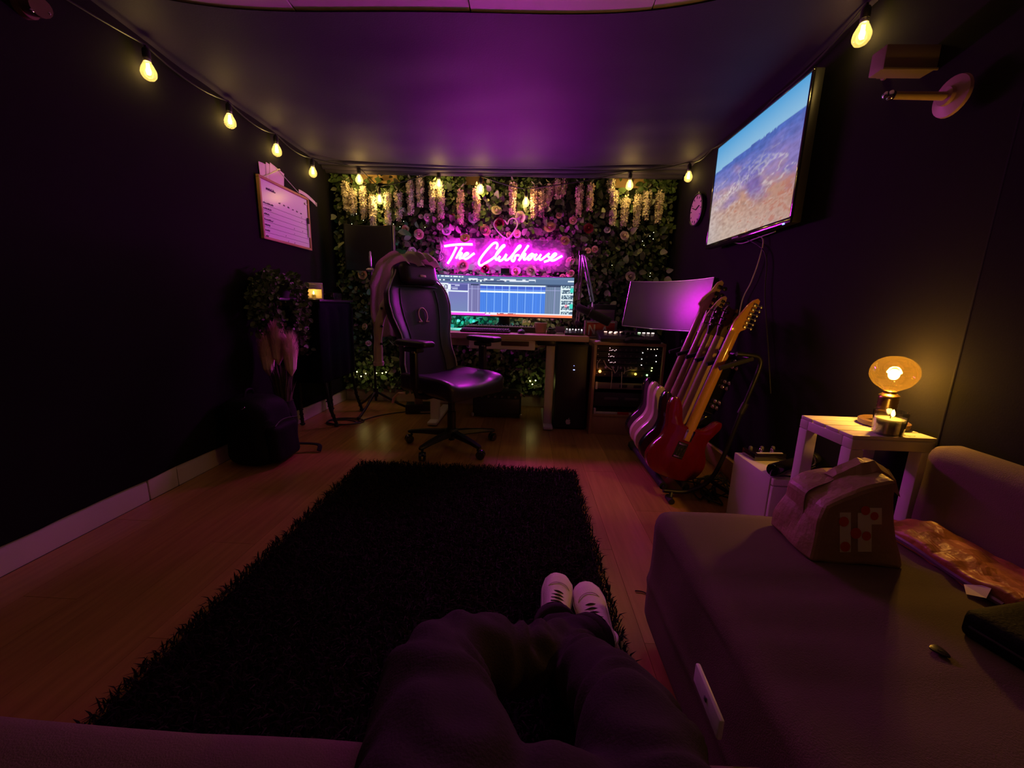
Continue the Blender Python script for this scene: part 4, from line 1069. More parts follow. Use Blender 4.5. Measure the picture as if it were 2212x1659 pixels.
# ------------------------------------------------------------------ draped black cabinet against the left wall
cb = thing('draped_table', 'tall black draped table against the left wall under the whiteboard', 'table', (-1.68, 3.2, 0))
def cbf(p): return Vector((.010*math.sin(p.y*38)+.006*nz(p, 6, 1), .010*math.sin(p.x*40)+.006*nz(p, 7, 4), 0)) if p.z < .93 else Vector()
part(cb, 'drape', B().pillow((-1.80, 2.95, .36), (-1.56, 3.50, .985), .012, 26, cbf), 'cloth_dark', ang=180)
part(cb, 'top_board', B().box2((-1.81, 2.94, .986), (-1.55, 3.51, 1.005), .004), 'blk_plastic')
for x, y in ((-1.78, 2.98), (-1.58, 2.98), (-1.78, 3.47), (-1.58, 3.47)):
    dx = .07 if x > -1.7 else -.01
    l_ = part(cb, 'leg', B().tube([(x, y, .40), (x+dx*.5, y, .16), (x+dx, y+.02, .02)], .013, 8), 'blk_metal')
    for k in range(5): part(l_, 'leg_ring', B().cyl((x+dx*(.3+.14*k), y+.003*k, .22-.04*k), (x+dx*(.33+.14*k), y+.003*k, .212-.04*k), .017, n=10), 'blk_plastic')
    part(l_, 'foot', B().ball((x+dx, y+.02, .013), (.02, .02, .013), 10, 6), 'blk_matte')
ln = thing('candle_lantern', 'small white box lantern with a lit candle on the black draped table', 'lantern', (-1.625, 3.02, 1.005), (0, 0, R(28)))
part(ln, 'box', B().box2((-.055, -.045, 0), (.055, .045, .008), .002).box2((-.055, -.045, .112), (.055, .045, .122), .003).box2((-.055, -.045, .0085), (-.046, .045, .1115), .001).box2((.046, -.045, .0085), (.055, .045, .1115), .001).box2((-.0455, .038, .0085), (.0455, .045, .1115), .001).box2((-.0455, -.045, .074), (.0455, -.038, .1115), .002), 'white_lac', local=True)
part(ln, 'candle', B().cyl((-.01, 0, .009), (-.01, 0, .034), .016), 'wax', local=True)
M['flame'] = glow('candle flame', (1, .55, .10), 22)
part(ln, 'flame', B().lathe([(.001, 0), (.005, .006), (.0055, .011), (.003, .020), (.0006, .027)], (-.01, 0, .036), 10), 'flame', local=True)
light('candle_light', (-.005, -.012, .055), .085, (1, .50, .08), .008, ln)
sk = thing('small_speaker_box', 'low black gadget with two glinting screws on the draped table by the leaf wall', 'gadget', (-1.66, 3.34, 1.005))
part(sk, 'case', B().box((0, 0, .03), (.12, .14, .058), .008), 'blk_gloss', local=True)
for x, z in ((-.02, .045), (.035, .03)): part(sk, 'screw_or_glint', B().ball((x, -.072, z), (.005, .003, .004), 8, 6), 'chrome', local=True)
# ------------------------------------------------------------------ trailing plant on a wall shelf
iv = thing('trailing_plant', 'bushy trailing plant spilling from a wall shelf under the whiteboard', 'plant', (XL+.13, 2.72, 1.02))
part(iv, 'shelf', B().box2((XL+.012, 2.56, .99), (XL+.22, 2.90, 1.008), .003), 'blk_plastic')
part(iv, 'pot', B().lathe([(.06, 0), (.085, .09), (.09, .10), (.075, .10), (.06, .07), (.001, .07)], (XL+.12, 2.72, 1.009), 20), 'blk_matte')
P = []
vines = B()
for k in range(26):
    a = rng.uniform(0, 2*PI); x0 = XL+.12; y0 = 2.72
    ox, oy = .10*math.cos(a)*1.1, .17*math.sin(a)
    top = Vector((x0+ox*.6, y0+oy*.6, 1.12+rng.uniform(-.03, .05)))
    L_ = rng.uniform(.12, .30) if oy < .03 else rng.uniform(.28, .46)
    e1 = Vector((min(max(x0+ox*1.15, XL+.03), XL+.25), y0+oy*1.1, 1.06)); e2 = e1-Vector((rng.uniform(-.02, .02), rng.uniform(-.04, .04), L_))
    path = cr([Vector((x0, y0, 1.09)), top, e1, e1.lerp(e2, .5)+Vector((0, rng.uniform(-.03, .03), 0)), e2], 6)
    vines.tube(path, .0022, 4)
    for q in path[3:]:
        for _ in range(3): P.append(np.array(q)+rng.normal(0, .016, 3)+np.array((.008, 0, 0)))
part(iv, 'vines', vines, 'stem')
P = np.array(P); P[:, 0] = np.maximum(P[:, 0], XL+.02)
leaf_cloud(P, .040, 'foliage', 'leafmat', iv, tgt=(.6, -.7, .35))
# ------------------------------------------------------------------ pampas grass in a tall pot
pg = thing('pampas_grass', 'three pink pampas plumes in a tall slim vase by the left wall', 'plant', (-1.67, 2.60, 0))
part(pg, 'vase', B().lathe([(.055, 0), (.062, .01), (.075, .15), (.070, .24), (.055, .30), (.058, .31), (.050, .31), (.05, .26), (.001, .25)], (-1.67, 2.60, 0), 20), 'blk_matte')
for k, (px, py, sz) in enumerate(((599, 748, .070), (578, 772, .078), (627, 772, .076))):
    c = at(px, py, 1, 2.58); pl = B(); n = 900
    base = Vector((-1.67, 2.60, .28))
    axv = (c-base).normalized()
    for _ in range(n):
        t = rng.uniform(-1, 1); r_ = sz*math.sqrt(max(0, 1-abs(t)**3))*(1.0 if t > 0 else (1+t*.75))*.8
        a = rng.uniform(0, 2*PI); p = c+Vector((r_*.55*math.cos(a), r_*.55*math.sin(a), t*.13))
        tip = p+Vector((math.cos(a)*.028, math.sin(a)*.028, .055+rng.uniform(0, .02)))
        s_ = Vector((-math.sin(a), math.cos(a), 0))*.0022
        pl.add([p-s_, p+s_, tip], [(0, 1, 2)])
    pl.tube([c+Vector((0, 0, q)) for q in (-.125, -.08, 0, .06, .11, .145)], [.006, sz*.42, sz*.56, sz*.5, sz*.32, .008], 10)
    o = part(pg, 'plume', pl, 'pampas', False)
    part(pg, 'stalk', B().tube(cr([base, base.lerp(c, .5), c], 6), .004, 5), 'stem')
st = B()
for _ in range(120):
    a = rng.uniform(0, 2*PI); r_ = rng.uniform(0, .04); p = Vector((-1.67+r_*math.cos(a), 2.60+r_*math.sin(a), .26)); e = p+Vector((math.cos(a)*.055, math.sin(a)*.055, rng.uniform(.15, .34)))
    s_ = Vector((-math.sin(a), math.cos(a), 0))*.006; m_ = p.lerp(e, .6)+Vector((math.cos(a)*-.01, 0, 0))
    st.add([p-s_, p+s_, m_+s_*1.2, m_-s_*1.2, e], [(0, 1, 2, 3), (3, 2, 4)])
o = part(pg, 'blades', st, 'stem', False); o['kind'] = 'stuff'
# ------------------------------------------------------------------ black rucksack leaning on the left wall
bg = thing('rucksack', 'black rucksack slumped against the left wall skirting', 'bag', (-1.63, 2.30, 0))
def bgf(p):
    t = p.z/.42
    return Vector((-.05*t*t+.012*nz(p, 7, 3), .02*math.sin(t*3)+.02*nz(p, 6, 8), 0))+Vector((0, 0, -.03*abs(p.y-2.30)/.18 if t > .7 else 0))
part(bg, 'bag_body', B().pillow((-1.775, 2.13, .004), (-1.50, 2.46, .42), .085, 18, bgf), 'bagcloth')
def bgf2(p): return Vector((-.02*p.z/.3+.01*nz(p, 8, 1), 0, 0))
part(bg, 'front_pocket', B().pillow((-1.53, 2.17, .02), (-1.455, 2.42, .25), .034, 12, bgf2), 'bagcloth')
part(bg, 'zip', B().tube([(-1.47-.02*math.sin(t*PI), 2.18+.23*t, .255+.015*math.sin(t*PI)) for t in np.linspace(0, 1, 14)], .004, 5), 'blk_metal')
part(bg, 'zip_pull', B().box((-1.62, 2.135, .375), (.03, .006, .008), .002, (0, R(-30), 0)), 'chrome')
part(bg, 'shoulder_strap', B().tube(cr([(-1.70, 2.44, .36), (-1.60, 2.50, .30), (-1.56, 2.52, .14), (-1.60, 2.47, .02)], 8), .018, 8, flat=.35), 'bagcloth')
part(bg, 'top_handle', B().tube(cr([(-1.70, 2.26, .405), (-1.70, 2.28, .445), (-1.70, 2.33, .445), (-1.70, 2.35, .405)], 6), .008, 6), 'bagcloth')
part(bg, 'strap_end', B().tube(cr([(-1.50, 2.44, .06), (-1.42, 2.47, .05), (-1.37, 2.47, .04), (-1.36, 2.44, .012)], 6), .016, 6, flat=.4), 'bagcloth')
# ------------------------------------------------------------------ whiteboard
wbx = thing('whiteboard', 'wood framed whiteboard with a handwritten list hung on the left wall', 'whiteboard', (XL+.02, 3.06, 1.40))
yb0, yb1, zb0, zb1 = 2.755, 3.365, 1.402, 1.808
part(wbx, 'panel', B().box2((XL+.010, yb0+.01, zb0+.01), (XL+.020, yb1-.01, zb1-.01)), 'board_white', False)
for a, c in (((yb0, zb0), (yb1, zb0+.017)), ((yb0, zb1-.017), (yb1, zb1)), ((yb0, zb0+.0175), (yb0+.017, zb1-.0175)), ((yb1-.017, zb0+.0175), (yb1, zb1-.0175))):
    part(wbx, 'frame_rail', B().box2((XL+.009, a[0], a[1]), (XL+.031, c[0], c[1]), .002), 'frame_wood')
hk = at(600, 368, 0, XL+.02)
part(wbx, 'hook', B().cyl((XL+.0, hk.y, hk.z), (XL+.03, hk.y, hk.z), .006).ball((XL+.032, hk.y, hk.z+.004), (.007, .007, .007), 8, 6), 'white_metal')
for y in (yb0+.07, yb1-.22+.12): part(wbx, 'hanging_string', B().tube([(XL+.025, hk.y, hk.z), (XL+.022, y, zb1)], .0025, 5), 'cable_wht')
rd = random.Random(11); ink = B()
def scr(y, z, n, h=.012, step=.009):
    pts = [Vector((XL+.0205, y+i*step*.5, z+(h if i % 2 else 0)*rd.uniform(.4, 1))) for i in range(n*2)]
    ink.tube(pts, .0016, 4)
scr(yb0+.08, zb1-.075, 12, .02)
for k in range(6): scr(yb0+.21+k*.055, zb1-.135-.002*k, 3)
rows = [zb1-.15-.036*k for k in range(7)]
for k, z in enumerate(rows):
    scr(yb0+.035, z-.02, [13, 10, 7, 11, 7, 6, 4][k], .013)
    ink.tube([(XL+.0205, yb0+.03, z-.028), (XL+.0205, yb1-.03, z-.026)], .0010, 4)
    for q in range(3):
        if rd.random() < .55: scr(yb0+.28+q*.1+rd.uniform(-.02, .02), z-.02, 1, .012)
part(wbx, 'handwriting', ink, 'ink')
part(wbx, 'marker_pen', B().cyl((XL+.030, yb1-.03, 1.50), (XL+.030, yb1-.03, 1.60), .007).cyl((XL+.030, yb1-.03, 1.60), (XL+.030, yb1-.03, 1.648), .0082), 'white_lac')
part(wbx, 'pen_cap', B().cyl((XL+.030, yb1-.03, 1.605), (XL+.030, yb1-.03, 1.65), .0086), 'blk_plastic')
for dy in (.05, .035): part(wbx, 'magnet', B().cyl((XL+.020, yb1-dy, 1.755), (XL+.028, yb1-dy, 1.755), .008), 'white_lac')
for k, (y0, y1, z0, rz_) in enumerate(((2.80, 2.93, 1.80, 4), (2.86, 3.02, 1.80, -4), (2.89, 3.05, 1.795, -9))):
    t = thing('tucked_card', ['pale card tucked behind the whiteboard at its left top corner', 'middle pale card tucked behind the top of the whiteboard', 'front pale card tucked behind the top of the whiteboard by its hook'][k], 'card', (XL+.01, (y0+y1)/2, z0), (R(rz_), 0, 0))
    part(t, 'card_sheet', B().box((.002+.0025*k, 0, .035), (.0018, y1-y0, .13+.02*k)), 'pinkpaper', False, local=True)
    part(t, 'fold', B().box((.0035+.0025*k, 0, .099+.01*k), (.0015, y1-y0, .004)), 'pinkpaper', False, local=True)
t = thing('curled_paper', 'curled strip of paper poking out at the right top corner of the whiteboard', 'paper', (XL+.02, 3.30, zb1))
part(t, 'sheet', B().loft([[Vector((XL+.024+.02*u, 3.24+.22*u, zb1+.016-.05*u*u+dz)) for u in np.linspace(0, 1, 8)]+[Vector((XL+.022+.02*u, 3.24+.22*u, zb1+.015-.05*u*u+dz)) for u in np.linspace(1, 0, 8)] for dz in (-.005, .020)]), 'pinkpaper')
part(t, 'curl', B().tube([(XL+.046, 3.45, zb1-.04), (XL+.046, 3.45, zb1-.012)], .005, 6), 'pinkpaper')
# ceiling spotlight high on the left wall
p = at(85, 15, 0, XL+.07)
cs_ = thing('wall_spotlight', 'small dark spotlight high on the left wall near the ceiling', 'lamp', tuple(p))
part(cs_, 'mount', B().cyl((XL+.0, p.y, p.z), (XL+.03, p.y, p.z), .035), 'darkwood')
part(cs_, 'barrel', B().cyl((XL+.03, p.y, p.z), (XL+.11, p.y-.03, p.z-.02), .026, .03), 'darkwood')
for q in ((68, 23), (106, 29)): 
    c = at(*q, 0, XL+.112); part(cs_, 'screw_or_glint', B().ball(tuple(c), (.006, .006, .006), 8, 6), 'chrome')  # chrome beads stand in for two glints on the dark shape
# cable coil and small boxes on the floor
cc = thing('cable_coil', 'loops of black cable on the floor below the draped table', 'cable', (-1.55, 3.15, 0))
b = B()
for k in range(3): b.tube([(-1.52+(.12+.015*k)*math.cos(a)+.02*k, 3.10+(.07+.012*k)*math.sin(a), .006+.006*k) for a in np.linspace(0, 2*PI, 28)], .0045, 5)
part(cc, 'loops', b, 'cable_blk')
part(cc, 'lead', B().tube(cr([(-1.40, 3.10, .006), (-1.28, 3.35, .006), (-1.0, 3.55, .006), (-.7, 3.6, .006)], 8), .0045, 5), 'cable_blk')
# ------------------------------------------------------------------ shaggy rug
rg = thing('shag_rug', 'large dark brown shaggy rug on the wooden floor', 'rug', (-.335, 1.35, 0))
RX0, RX1, RY0, RY1 = -1.0, .325, .50, 2.27
part(rg, 'rug_base', B().box2((RX0+.02, RY0+.02, .001), (RX1-.02, RY1-.02, .016), .005), 'rugbase')
n = 42000
px_ = rng.uniform(RX0, RX1, n); py_ = rng.uniform(RY0, RY1, n)
ang = rng.uniform(0, 2*PI, n); L_ = rng.uniform(.025, .05, n); wd = rng.uniform(.0012, .0028, n)
lean = rng.uniform(.3, 1.1, n)
ux, uy = np.cos(ang), np.sin(ang)
def V3(a, b, c): return np.stack([a, b, c], 1)
p0 = V3(px_, py_, np.full(n, .014)); sd = V3(-uy*wd, ux*wd, np.zeros(n))
p1 = p0+V3(ux*L_*lean*.3, uy*L_*lean*.3, L_*.5); p2 = p0+V3(ux*L_*lean*.9, uy*L_*lean*.9, L_*(.85-.35*lean))
vv = np.stack([p0-sd, p0+sd, p1+sd, p1-sd, p2], 1).reshape(-1, 3)-np.array(rg.location)
ff = []
for i in range(n): o = i*5; ff.append((o, o+1, o+2, o+3)); ff.append((o+3, o+2, o+4))
me = bpy.data.meshes.new('pile'); me.from_pydata(vv.tolist(), [], ff); me.shade_smooth()
o = link('pile', me, 'pile', rg); o['kind'] = 'stuff'
# stray threads by the rug
th = thing('loose_thread', 'short dark thread lying on the floor right of the rug', 'thread', tuple(at(1390, 1282, 2, .004)))
part(th, 'strand', B().tube(cr([at(x, y, 2, .004) for x, y in ((1372, 1276), (1388, 1278), (1400, 1285), (1408, 1296))], 5), .0022, 5), 'cable_blk')
part(th, 'frayed_end', B().tube([at(1408, 1296, 2, .004), at(1411, 1302, 2, .004)], .0014, 4), 'cable_blk')
# things under the desk
ab = thing('black_amp_box', 'low black amplifier with chrome corners on the floor under the desk', 'amplifier', (-.245, 3.50, 0))
part(ab, 'case', B().box2((-.46, 3.40, .02), (-.03, 3.62, .235), .008), 'blk_matte')
part(ab, 'front_panel', B().box2((-.445, 3.392, .05), (-.045, 3.402, .185), .003), 'rack_face')
for x in (-.46, -.03):
    for z in (.02, .215): part(ab, 'corner', B().box((x, 3.405, z+.012), (.022, .024, .03), .005), 'steel')
for x in (-.42, -.07): part(ab, 'foot', B().cyl((x, 3.5, 0), (x, 3.5, .022), .016), 'blk_matte')
for k in range(6): part(ab, 'knob', B().cyl((-.38+.06*k, 3.392, .205), (-.38+.06*k, 3.378, .205), .010), 'key_cap')
part(ab, 'cable', B().tube(cr([(-.40, 3.42, .24), (-.30, 3.37, .27), (-.18, 3.38, .25), (-.08, 3.36, .27), (-.0, 3.45, .2)], 8), .006, 6), 'cable_blk')
sb = thing('small_black_box', 'small black power box on the floor left of the chair base', 'box', (-.96, 3.52, 0), (0, 0, R(10)))
part(sb, 'case', B().box((0, 0, .045), (.27, .14, .085), .006), 'blk_plastic', local=True)
part(sb, 'silver_strip', B().box((.05, -.071, .02), (.10, .004, .012)), 'steel', local=True)
part(sb, 'tan_tag', B().box((-.02, -.02, .12), (.07, .05, .07), .004, (0, 0, R(12))), 'darkwood', local=True)
# ------------------------------------------------------------------ guitars (local: x across, y depth, z along the neck; the back faces -y)
def body_outline(kind):
    if kind == 's':
        q = [(0, 0), (.07, .004), (.13, .035), (.158, .095), (.150, .155), (.122, .205), (.116, .250), (.134, .300), (.150, .345), (.140, .375), (.112, .365), (.085, .325), (.045, .300),
             (-.040, .300), (-.070, .330), (-.095, .385), (-.130, .425), (-.158, .420), (-.165, .375), (-.148, .315), (-.128, .255), (-.134, .200), (-.160, .145), (-.170, .085), (-.140, .030), (-.075, .003)]
    else:
        q = [(0, 0), (.08, .006), (.14, .045), (.165, .11), (.150, .18), (.120, .235), (.118, .285), (.140, .345), (.150, .405), (.128, .425), (.095, .37), (.04, .325),
             (-.04, .325), (-.09, .40), (-.125, .475), (-.158, .490), (-.168, .43), (-.145, .35), (-.125, .285), (-.14, .215), (-.172, .14), (-.175, .07), (-.135, .02), (-.07, .002)]
    return [(p.x, p.y) for p in cr([(a, c, 0) for a, c in q], 4, True)]
def guitar(label, loc, lean, yaw, kind, bodym, neckm, headm, neck_w, L_, headkind, tuner='chrome', chrome_plate=False, roll=0):
    g = thing('electric_guitar', label, 'guitar', loc, (R(roll), lean, R(yaw)), 'guitars in the floor stand')
    mir = lambda q: [(-x, z) for x, z in q]
    bo = body_outline(kind)
    part(g, 'body', B().prism(bo, -.021, .021, None, .006), bodym, local=True, ang=35)
    bh = .30 if kind == 's' else .325
    rings = []
    for t in np.linspace(0, 1, 14):
        z = bh-.075+(L_-bh+.075)*t; w_ = neck_w*(1-.22*t)/2; dp = .024-.004*t
        rings.append([Vector((w_*math.cos(a), -.004-dp*math.sin(a)*.95, z)) for a in np.linspace(0, PI, 10)])
    part(g, 'neck', B().loft(rings), neckm, local=True, ang=70)
    fb = part(g, 'fretboard', B().loft([[Vector((s_*neck_w*(1-.22*t)/2, y, bh-.10+(L_-bh+.10)*t)) for s_, y in ((-1, -.004), (1, -.004), (1, .004), (-1, .004))] for t in (0, 1)]), 'rosewood', local=True)
    part(g, 'neck_plate', B().box((0, -.0225, bh-.045), (.05, .003, .062), .001), 'chrome', local=True)
    w1 = neck_w*.78/2
    if headkind == 's':        # six in line, tuners on the +x side
        q = [(-w1, 0), (-w1-.001, .02), (-w1+.000, .05), (-.008, .10), (.006, .145), (.022, .175), (.040, .190), (.054, .182), (.056, .160), (.046, .10), (.048, .06), (.046, .030), (w1+.002, .012), (w1, 0)]
        tn = [(.046+.002*(k > 3), .040+.023*k, 1) for k in range(6)]
    elif headkind == 'b':      # bass, four in line
        q = [(-w1, 0), (-w1-.004, .03), (-w1-.022, .045), (-w1-.012, .09), (.0, .15), (.015, .205), (.035, .225), (.052, .215), (.055, .18), (.045, .11), (.046, .05), (w1, .02), (w1, 0)]
        tn = [(.050, .055+.042*k, 1) for k in range(4)]
    else:                      # three a side
        q = [(-w1, 0), (-w1-.002, .02), (-.032, .045), (-.038, .14), (-.030, .165), (0, .155), (.030, .165), (.038, .14), (.032, .045), (w1+.002, .02), (w1, 0)]
        tn = [(s_*.036, .055+.038*k, s_) for k in range(3) for s_ in (-1, 1)]
    hd = part(g, 'headstock', B().prism([(x, L_+z) for x, z in q], -.010, .006, None, .002), headm, local=True)
    bt = headkind == 'b'
    for x, z, s_ in tn:
        t = part(hd, 'tuner', B().box((x-s_*.012, -.016, L_+z), (.017 if not bt else .026, .013, .017 if not bt else .024), .003).cyl((x-s_*.004, -.016, L_+z), (x+s_*.016, -.016, L_+z), .003), tuner, local=True)
        part(t, 'tuner_button', B().ball((x+s_*.022, -.016, L_+z), (.009 if not bt else .016, .005, .009 if not bt else .014), 10, 6), tuner, local=True)
    if chrome_plate:
        part(g, 'spring_plate', B().box((-.01, -.0222, .165), (.058, .002, .092), .001), 'blk_matte', local=True)
        for k in range(3): part(g, 'spring', B().tube([(-.026+.016*k+.003*math.cos(i*1.3), -.0245+.003*math.sin(i*1.3), .135+.0011*i) for i in range(56)], .0011, 4), 'chrome', local=True)
        part(g, 'claw', B().box((-.01, -.0245, .128), (.052, .004, .008), .001), 'chrome', local=True)
        part(g, 'bridge_block', B().box((-.01, -.0245, .200), (.052, .006, .010), .001), 'chrome', local=True)
    for x, z in ((0, .004), (-.155, .415)): part(g, 'strap_button', B().cyl((x, 0, z-.004 if z < .1 else z), (x, 0, z-.014 if z < .1 else z+.012), .005), 'chrome', local=True)
    part(g, 'bridge', B().box((0, .024, .12), (.085, .012, .03), .003), 'chrome', local=True)
    part(g, 'pickguard', B().prism([(.02, .10), (.10, .06), (.125, .12), (.10, .22), (.10, .30), (.04, .29), (-.03, .29), (-.09, .30), (-.07, .22), (-.05, .14)], .0212, .0235), 'white_lac', local=True)
    for k in range(6 if not bt else 4):
        x = (-.02+.008*k) if not bt else (-.018+.012*k)
        part(g, 'string', B().tube([(x, .030, .12), (x*.7, .010, L_), (x*.7, .004, L_+.05)], .0007, 3), 'steel', local=True)
    for x, z in ((.10, .10), (.115, .14)): part(g, 'control_knob', B().cyl((x, .022, z), (x, .036, z), .009), 'blk_plastic', local=True)
    return g
LN = R(18.0)
guitar('cherry red guitar, nearest in the stand, its back with chrome springs showing', (.80, 2.05, .105), LN, 4, 's', 'red_body', 'maple', 'maple', .060, .835, 's', 'steel', True)
guitar('black guitar just behind the red one, dark headstock with square tuners', (.805, 2.19, .105), LN, 3, 's', 'blk_gloss', 'maple2', 'rosewood', .060, .80, 't', 'blk_metal')
guitar('cream guitar third from the front of the stand, three chrome tuners a side', (.815, 2.33, .105), LN, 3, 's', 'cream_body', 'brownneck', 'rosewood', .056, .80, 't', 'chrome')
guitar('cream guitar second from the back of the stand, behind another cream one', (.825, 2.47, .105), LN, 2, 's', 'cream_body', 'brownneck', 'maple2', .056, .86, 's', 'blk_metal')
guitar('black bass at the far end of the stand, long wooden headstock with big tuners', (.830, 2.61, .105), LN, 2, 's', 'blk_gloss', 'brownneck', 'maple2', .054, .93, 'b', 'blk_metal')
# ------------------------------------------------------------------ guitar stand: tubular rack
gs = thing('guitar_stand', 'black tubular floor stand holding a row of five leaning guitars', 'stand', (.95, 2.35, 0))
ya, yb_ = 1.99, 2.70
for y in (ya, yb_):
    fr = part(gs, 'side_frame', B().tube(cr([(.76, y, .05), (.90, y, .055), (1.02, y, .16), (1.115, y, .52), (1.165, y, .72), (1.160, y, .775), (1.12, y, .79), (1.045, y, .795)], 8), .011, 10), 'blk_metal')
    part(fr, 'clamp_collar', B().cyl((1.105, y, .49), (1.125, y, .545), .017), 'blk_plastic')
    ft = part(gs, 'foot_bar', B().tube(cr([(.80, y-.01 if y < 2.2 else y+.01, .045), (.79, y-.03 if y < 2.2 else y+.05, .012)], 4), .011, 8).tube([(1.00, y, .12), (1.16, y+.03, .014)], .011, 8), 'blk_metal')
    for p in ((.788, ya-.03, .016) if y < 2.2 else (.788, y+.055, .016), (1.165, y+.032, .016)): part(ft, 'rubber_foot', B().cyl((p[0], p[1]-.03, p[2]), (p[0], p[1]+.03, p[2]), .016), 'blk_matte')
part(gs, 'lower_rail', B().tube([(.765, ya, .066), (.765, yb_, .066)], .011, 8).tube([(.885, ya, .066), (.885, yb_, .066)], .011, 8), 'blk_metal')
for x in (.765, .885): part(gs, 'foam_sleeve', B().tube([(x, ya+.02, .066), (x, yb_-.02, .066)], .021, 10), 'blk_matte')
part(gs, 'neck_rail', B().tube([(1.12, ya, .775), (1.12, yb_, .775)], .010, 8), 'blk_metal')
for y in np.linspace(ya+.0, yb_, 6):
    part(gs, 'neck_divider', B().tube(cr([(1.12, y-.01, .775), (1.04, y-.012, .748), (.965, y-.012, .722)], 5), .012, 8), 'blk_matte')
# black control unit with chrome knobs propped inside the stand
cu = thing('effects_unit', 'black effects unit with chrome knobs and pale keys propped inside the guitar stand', 'effects unit', (1.03, 2.22, .46), (0, R(20), R(4)))
part(cu, 'case', B().box((0, 0, .15), (.12, .05, .34), .010), 'blk_gloss', local=True)
for k in range(5): part(cu, 'pale_key', B().box((-.035, -.027, .10+.030*k), (.024, .006, .014), .002), 'key_white', local=True)
for z in (.04, .16, .28):
    for q in range(4): part(cu, 'chrome_knob', B().lathe([(.013, 0), (.015, .006), (.012, .016), (.006, .021), (.001, .022)], (.020+.026*(q % 2), -.025, z-.016+.032*(q//2)), 12, (0, -1, 0)), 'chrome', local=True)
# leads and loose pale board behind the stand
cl = thing('guitar_leads', 'tangle of dark leads on the floor between the guitar stand and the white cabinet', 'cable', (1.12, 2.1, 0))
b = B()
for k in range(7):
    pts = [(1.08+.10*math.cos(a+k)+.05*rng.uniform(-1, 1), 2.12+.14*math.sin(a*1.3+k)+.05*rng.uniform(-1, 1), .008+.03*abs(math.sin(a*1.7+k))) for a in np.linspace(0, 5, 9)]
    b.tube(cr(pts, 6), .0042, 5)
part(cl, 'lead', b, 'cable_blk')
part(cl, 'plug', B().cyl((1.02, 2.06, .012), (1.07, 2.04, .012), .008), 'blk_metal')
lb = thing('leaning_board', 'pale wooden board lying at a slant along the right wall behind the guitar stand', 'board', (1.20, 2.22, .0))
part(lb, 'board', B().box((1.245, 2.30, .075), (.016, .90, .145), .003, (0, R(-16), 0)), 'birch')
part(lb, 'end_cap', B().box((1.245, 1.845, .075), (.018, .012, .147), .002, (0, R(-16), 0)), 'birch')
# ------------------------------------------------------------------ television on the right wall
XT = 1.205
tl, tr, bl_, br_ = at(1542, 333, 0, XT), at(1741, 163, 0, XT), at(1537, 526, 0, XT), at(1722, 464, 0, XT)
y0, y1 = (tr.y+br_.y)/2, (tl.y+bl_.y)/2; z0, z1 = (bl_.z+br_.z)/2, (tl.z+tr.z)/2
tv = thing('television', 'wall mounted television showing an aerial desert canyon view', 'television', (XT+.03, (y0+y1)/2, (z0+z1)/2))
part(tv, 'casing', B().box2((XT+.004, y0-.012, z0-.026), (XT+.045, y1+.012, z1+.012), .006).box2((XT+.045, y0+.15, z0+.08), (XT+.065, y1-.15, z1-.1), .01), 'blk_plastic')
for a, c in (((y0-.012, z0-.026), (y1+.012, z0)), ((y0-.012, z1), (y1+.012, z1+.012)), ((y0-.012, z0), (y0, z1)), ((y1, z0), (y1+.012, z1))):
    part(tv, 'bezel', B().box2((XT-.006, a[0], a[1]), (XT+.006, c[0], c[1]), .002), 'blk_gloss')
def fb(x, y, s, o=5):
    v = 0; a = 1; 
    for k in range(o): v += a*noise.noise(Vector((x*s, y*s, 3.3+k))); a *= .5; s *= 2.1
    return v
def canyon(u, v):
    """u from far left to near right, v up"""
    t = 1-v
    hz = .215+.04*(1-u)**2+.012*fb(u, 0, 9)
    if t < hz:
        k = t/hz; return tuple(a*(1-k)+b_*k for a, b_ in zip(srgb(88,172,232), srgb(150,200,236)))
    d = (t-hz)/(1-hz)
    warp = fb(u*1.2, t*2.6, 3.2, 5); fine = fb(u*2.2, t*4, 9, 4)
    far = srgb(84,112,196); mid = srgb(142,128,196); near = srgb(196,150,132); tan = srgb(206,186,170); white = srgb(232,226,224); redd = srgb(168,92,70); vio = srgb(96,84,176)
    mixc = lambda a, b_, k: tuple(p*(1-k)+q*k for p, q in zip(a, b_))
    sm = lambda a, b_, x: max(0, min(1, (x-a)/(b_-a)))
    c = mixc(far, mid, sm(.05, .32, d+.12*warp))
    c = mixc(c, near, sm(.28, .62, d+.22*warp-.18*(u-.5)))
    c = mixc(c, tan, sm(.62, .95, d+.15*fine+.25*(.5-u))*.85)
    c = mixc(c, redd, sm(.25, .6, fine+.9*(u-.62))*sm(.4, .7, d)*.7)
    rid = abs(fb(u*1.0, t*2.2+.3, 4.2, 3)); c = mixc(c, white, sm(.10, .0, rid)*.55*sm(.12, .3, d)*sm(.95, .5, d))
    gor = sm(.07, .0, abs(u-.55-.35*(d-.4)-.10*fb(0, t, 7))-.05)*sm(.22, .35, d)*sm(.75, .55, d); c = mixc(c, vio, gor*.7)
    cl = sm(.09, .02, abs(d-.40+.30*(u-.33)))*sm(.02, .1, u)*sm(.62, .45, u)*(.5+.5*math.sin(u*90+8*fine)); c = mixc(c, white, cl*.6)
    c = mixc(c, srgb(200,190,196), sm(.25, .0, u)*.5*sm(.2, .5, d))
    return tuple(max(0, x*(1+.28*fine)) for x in c)
nx, nz_ = 130, 90
vs = [(XT-.0005, y1+(y0-y1)*i/nx, z0+(z1-z0)*j/nz_) for j in range(nz_+1) for i in range(nx+1)]
fs = [(j*(nx+1)+i, j*(nx+1)+i+1, (j+1)*(nx+1)+i+1, (j+1)*(nx+1)+i) for j in range(nz_) for i in range(nx)]
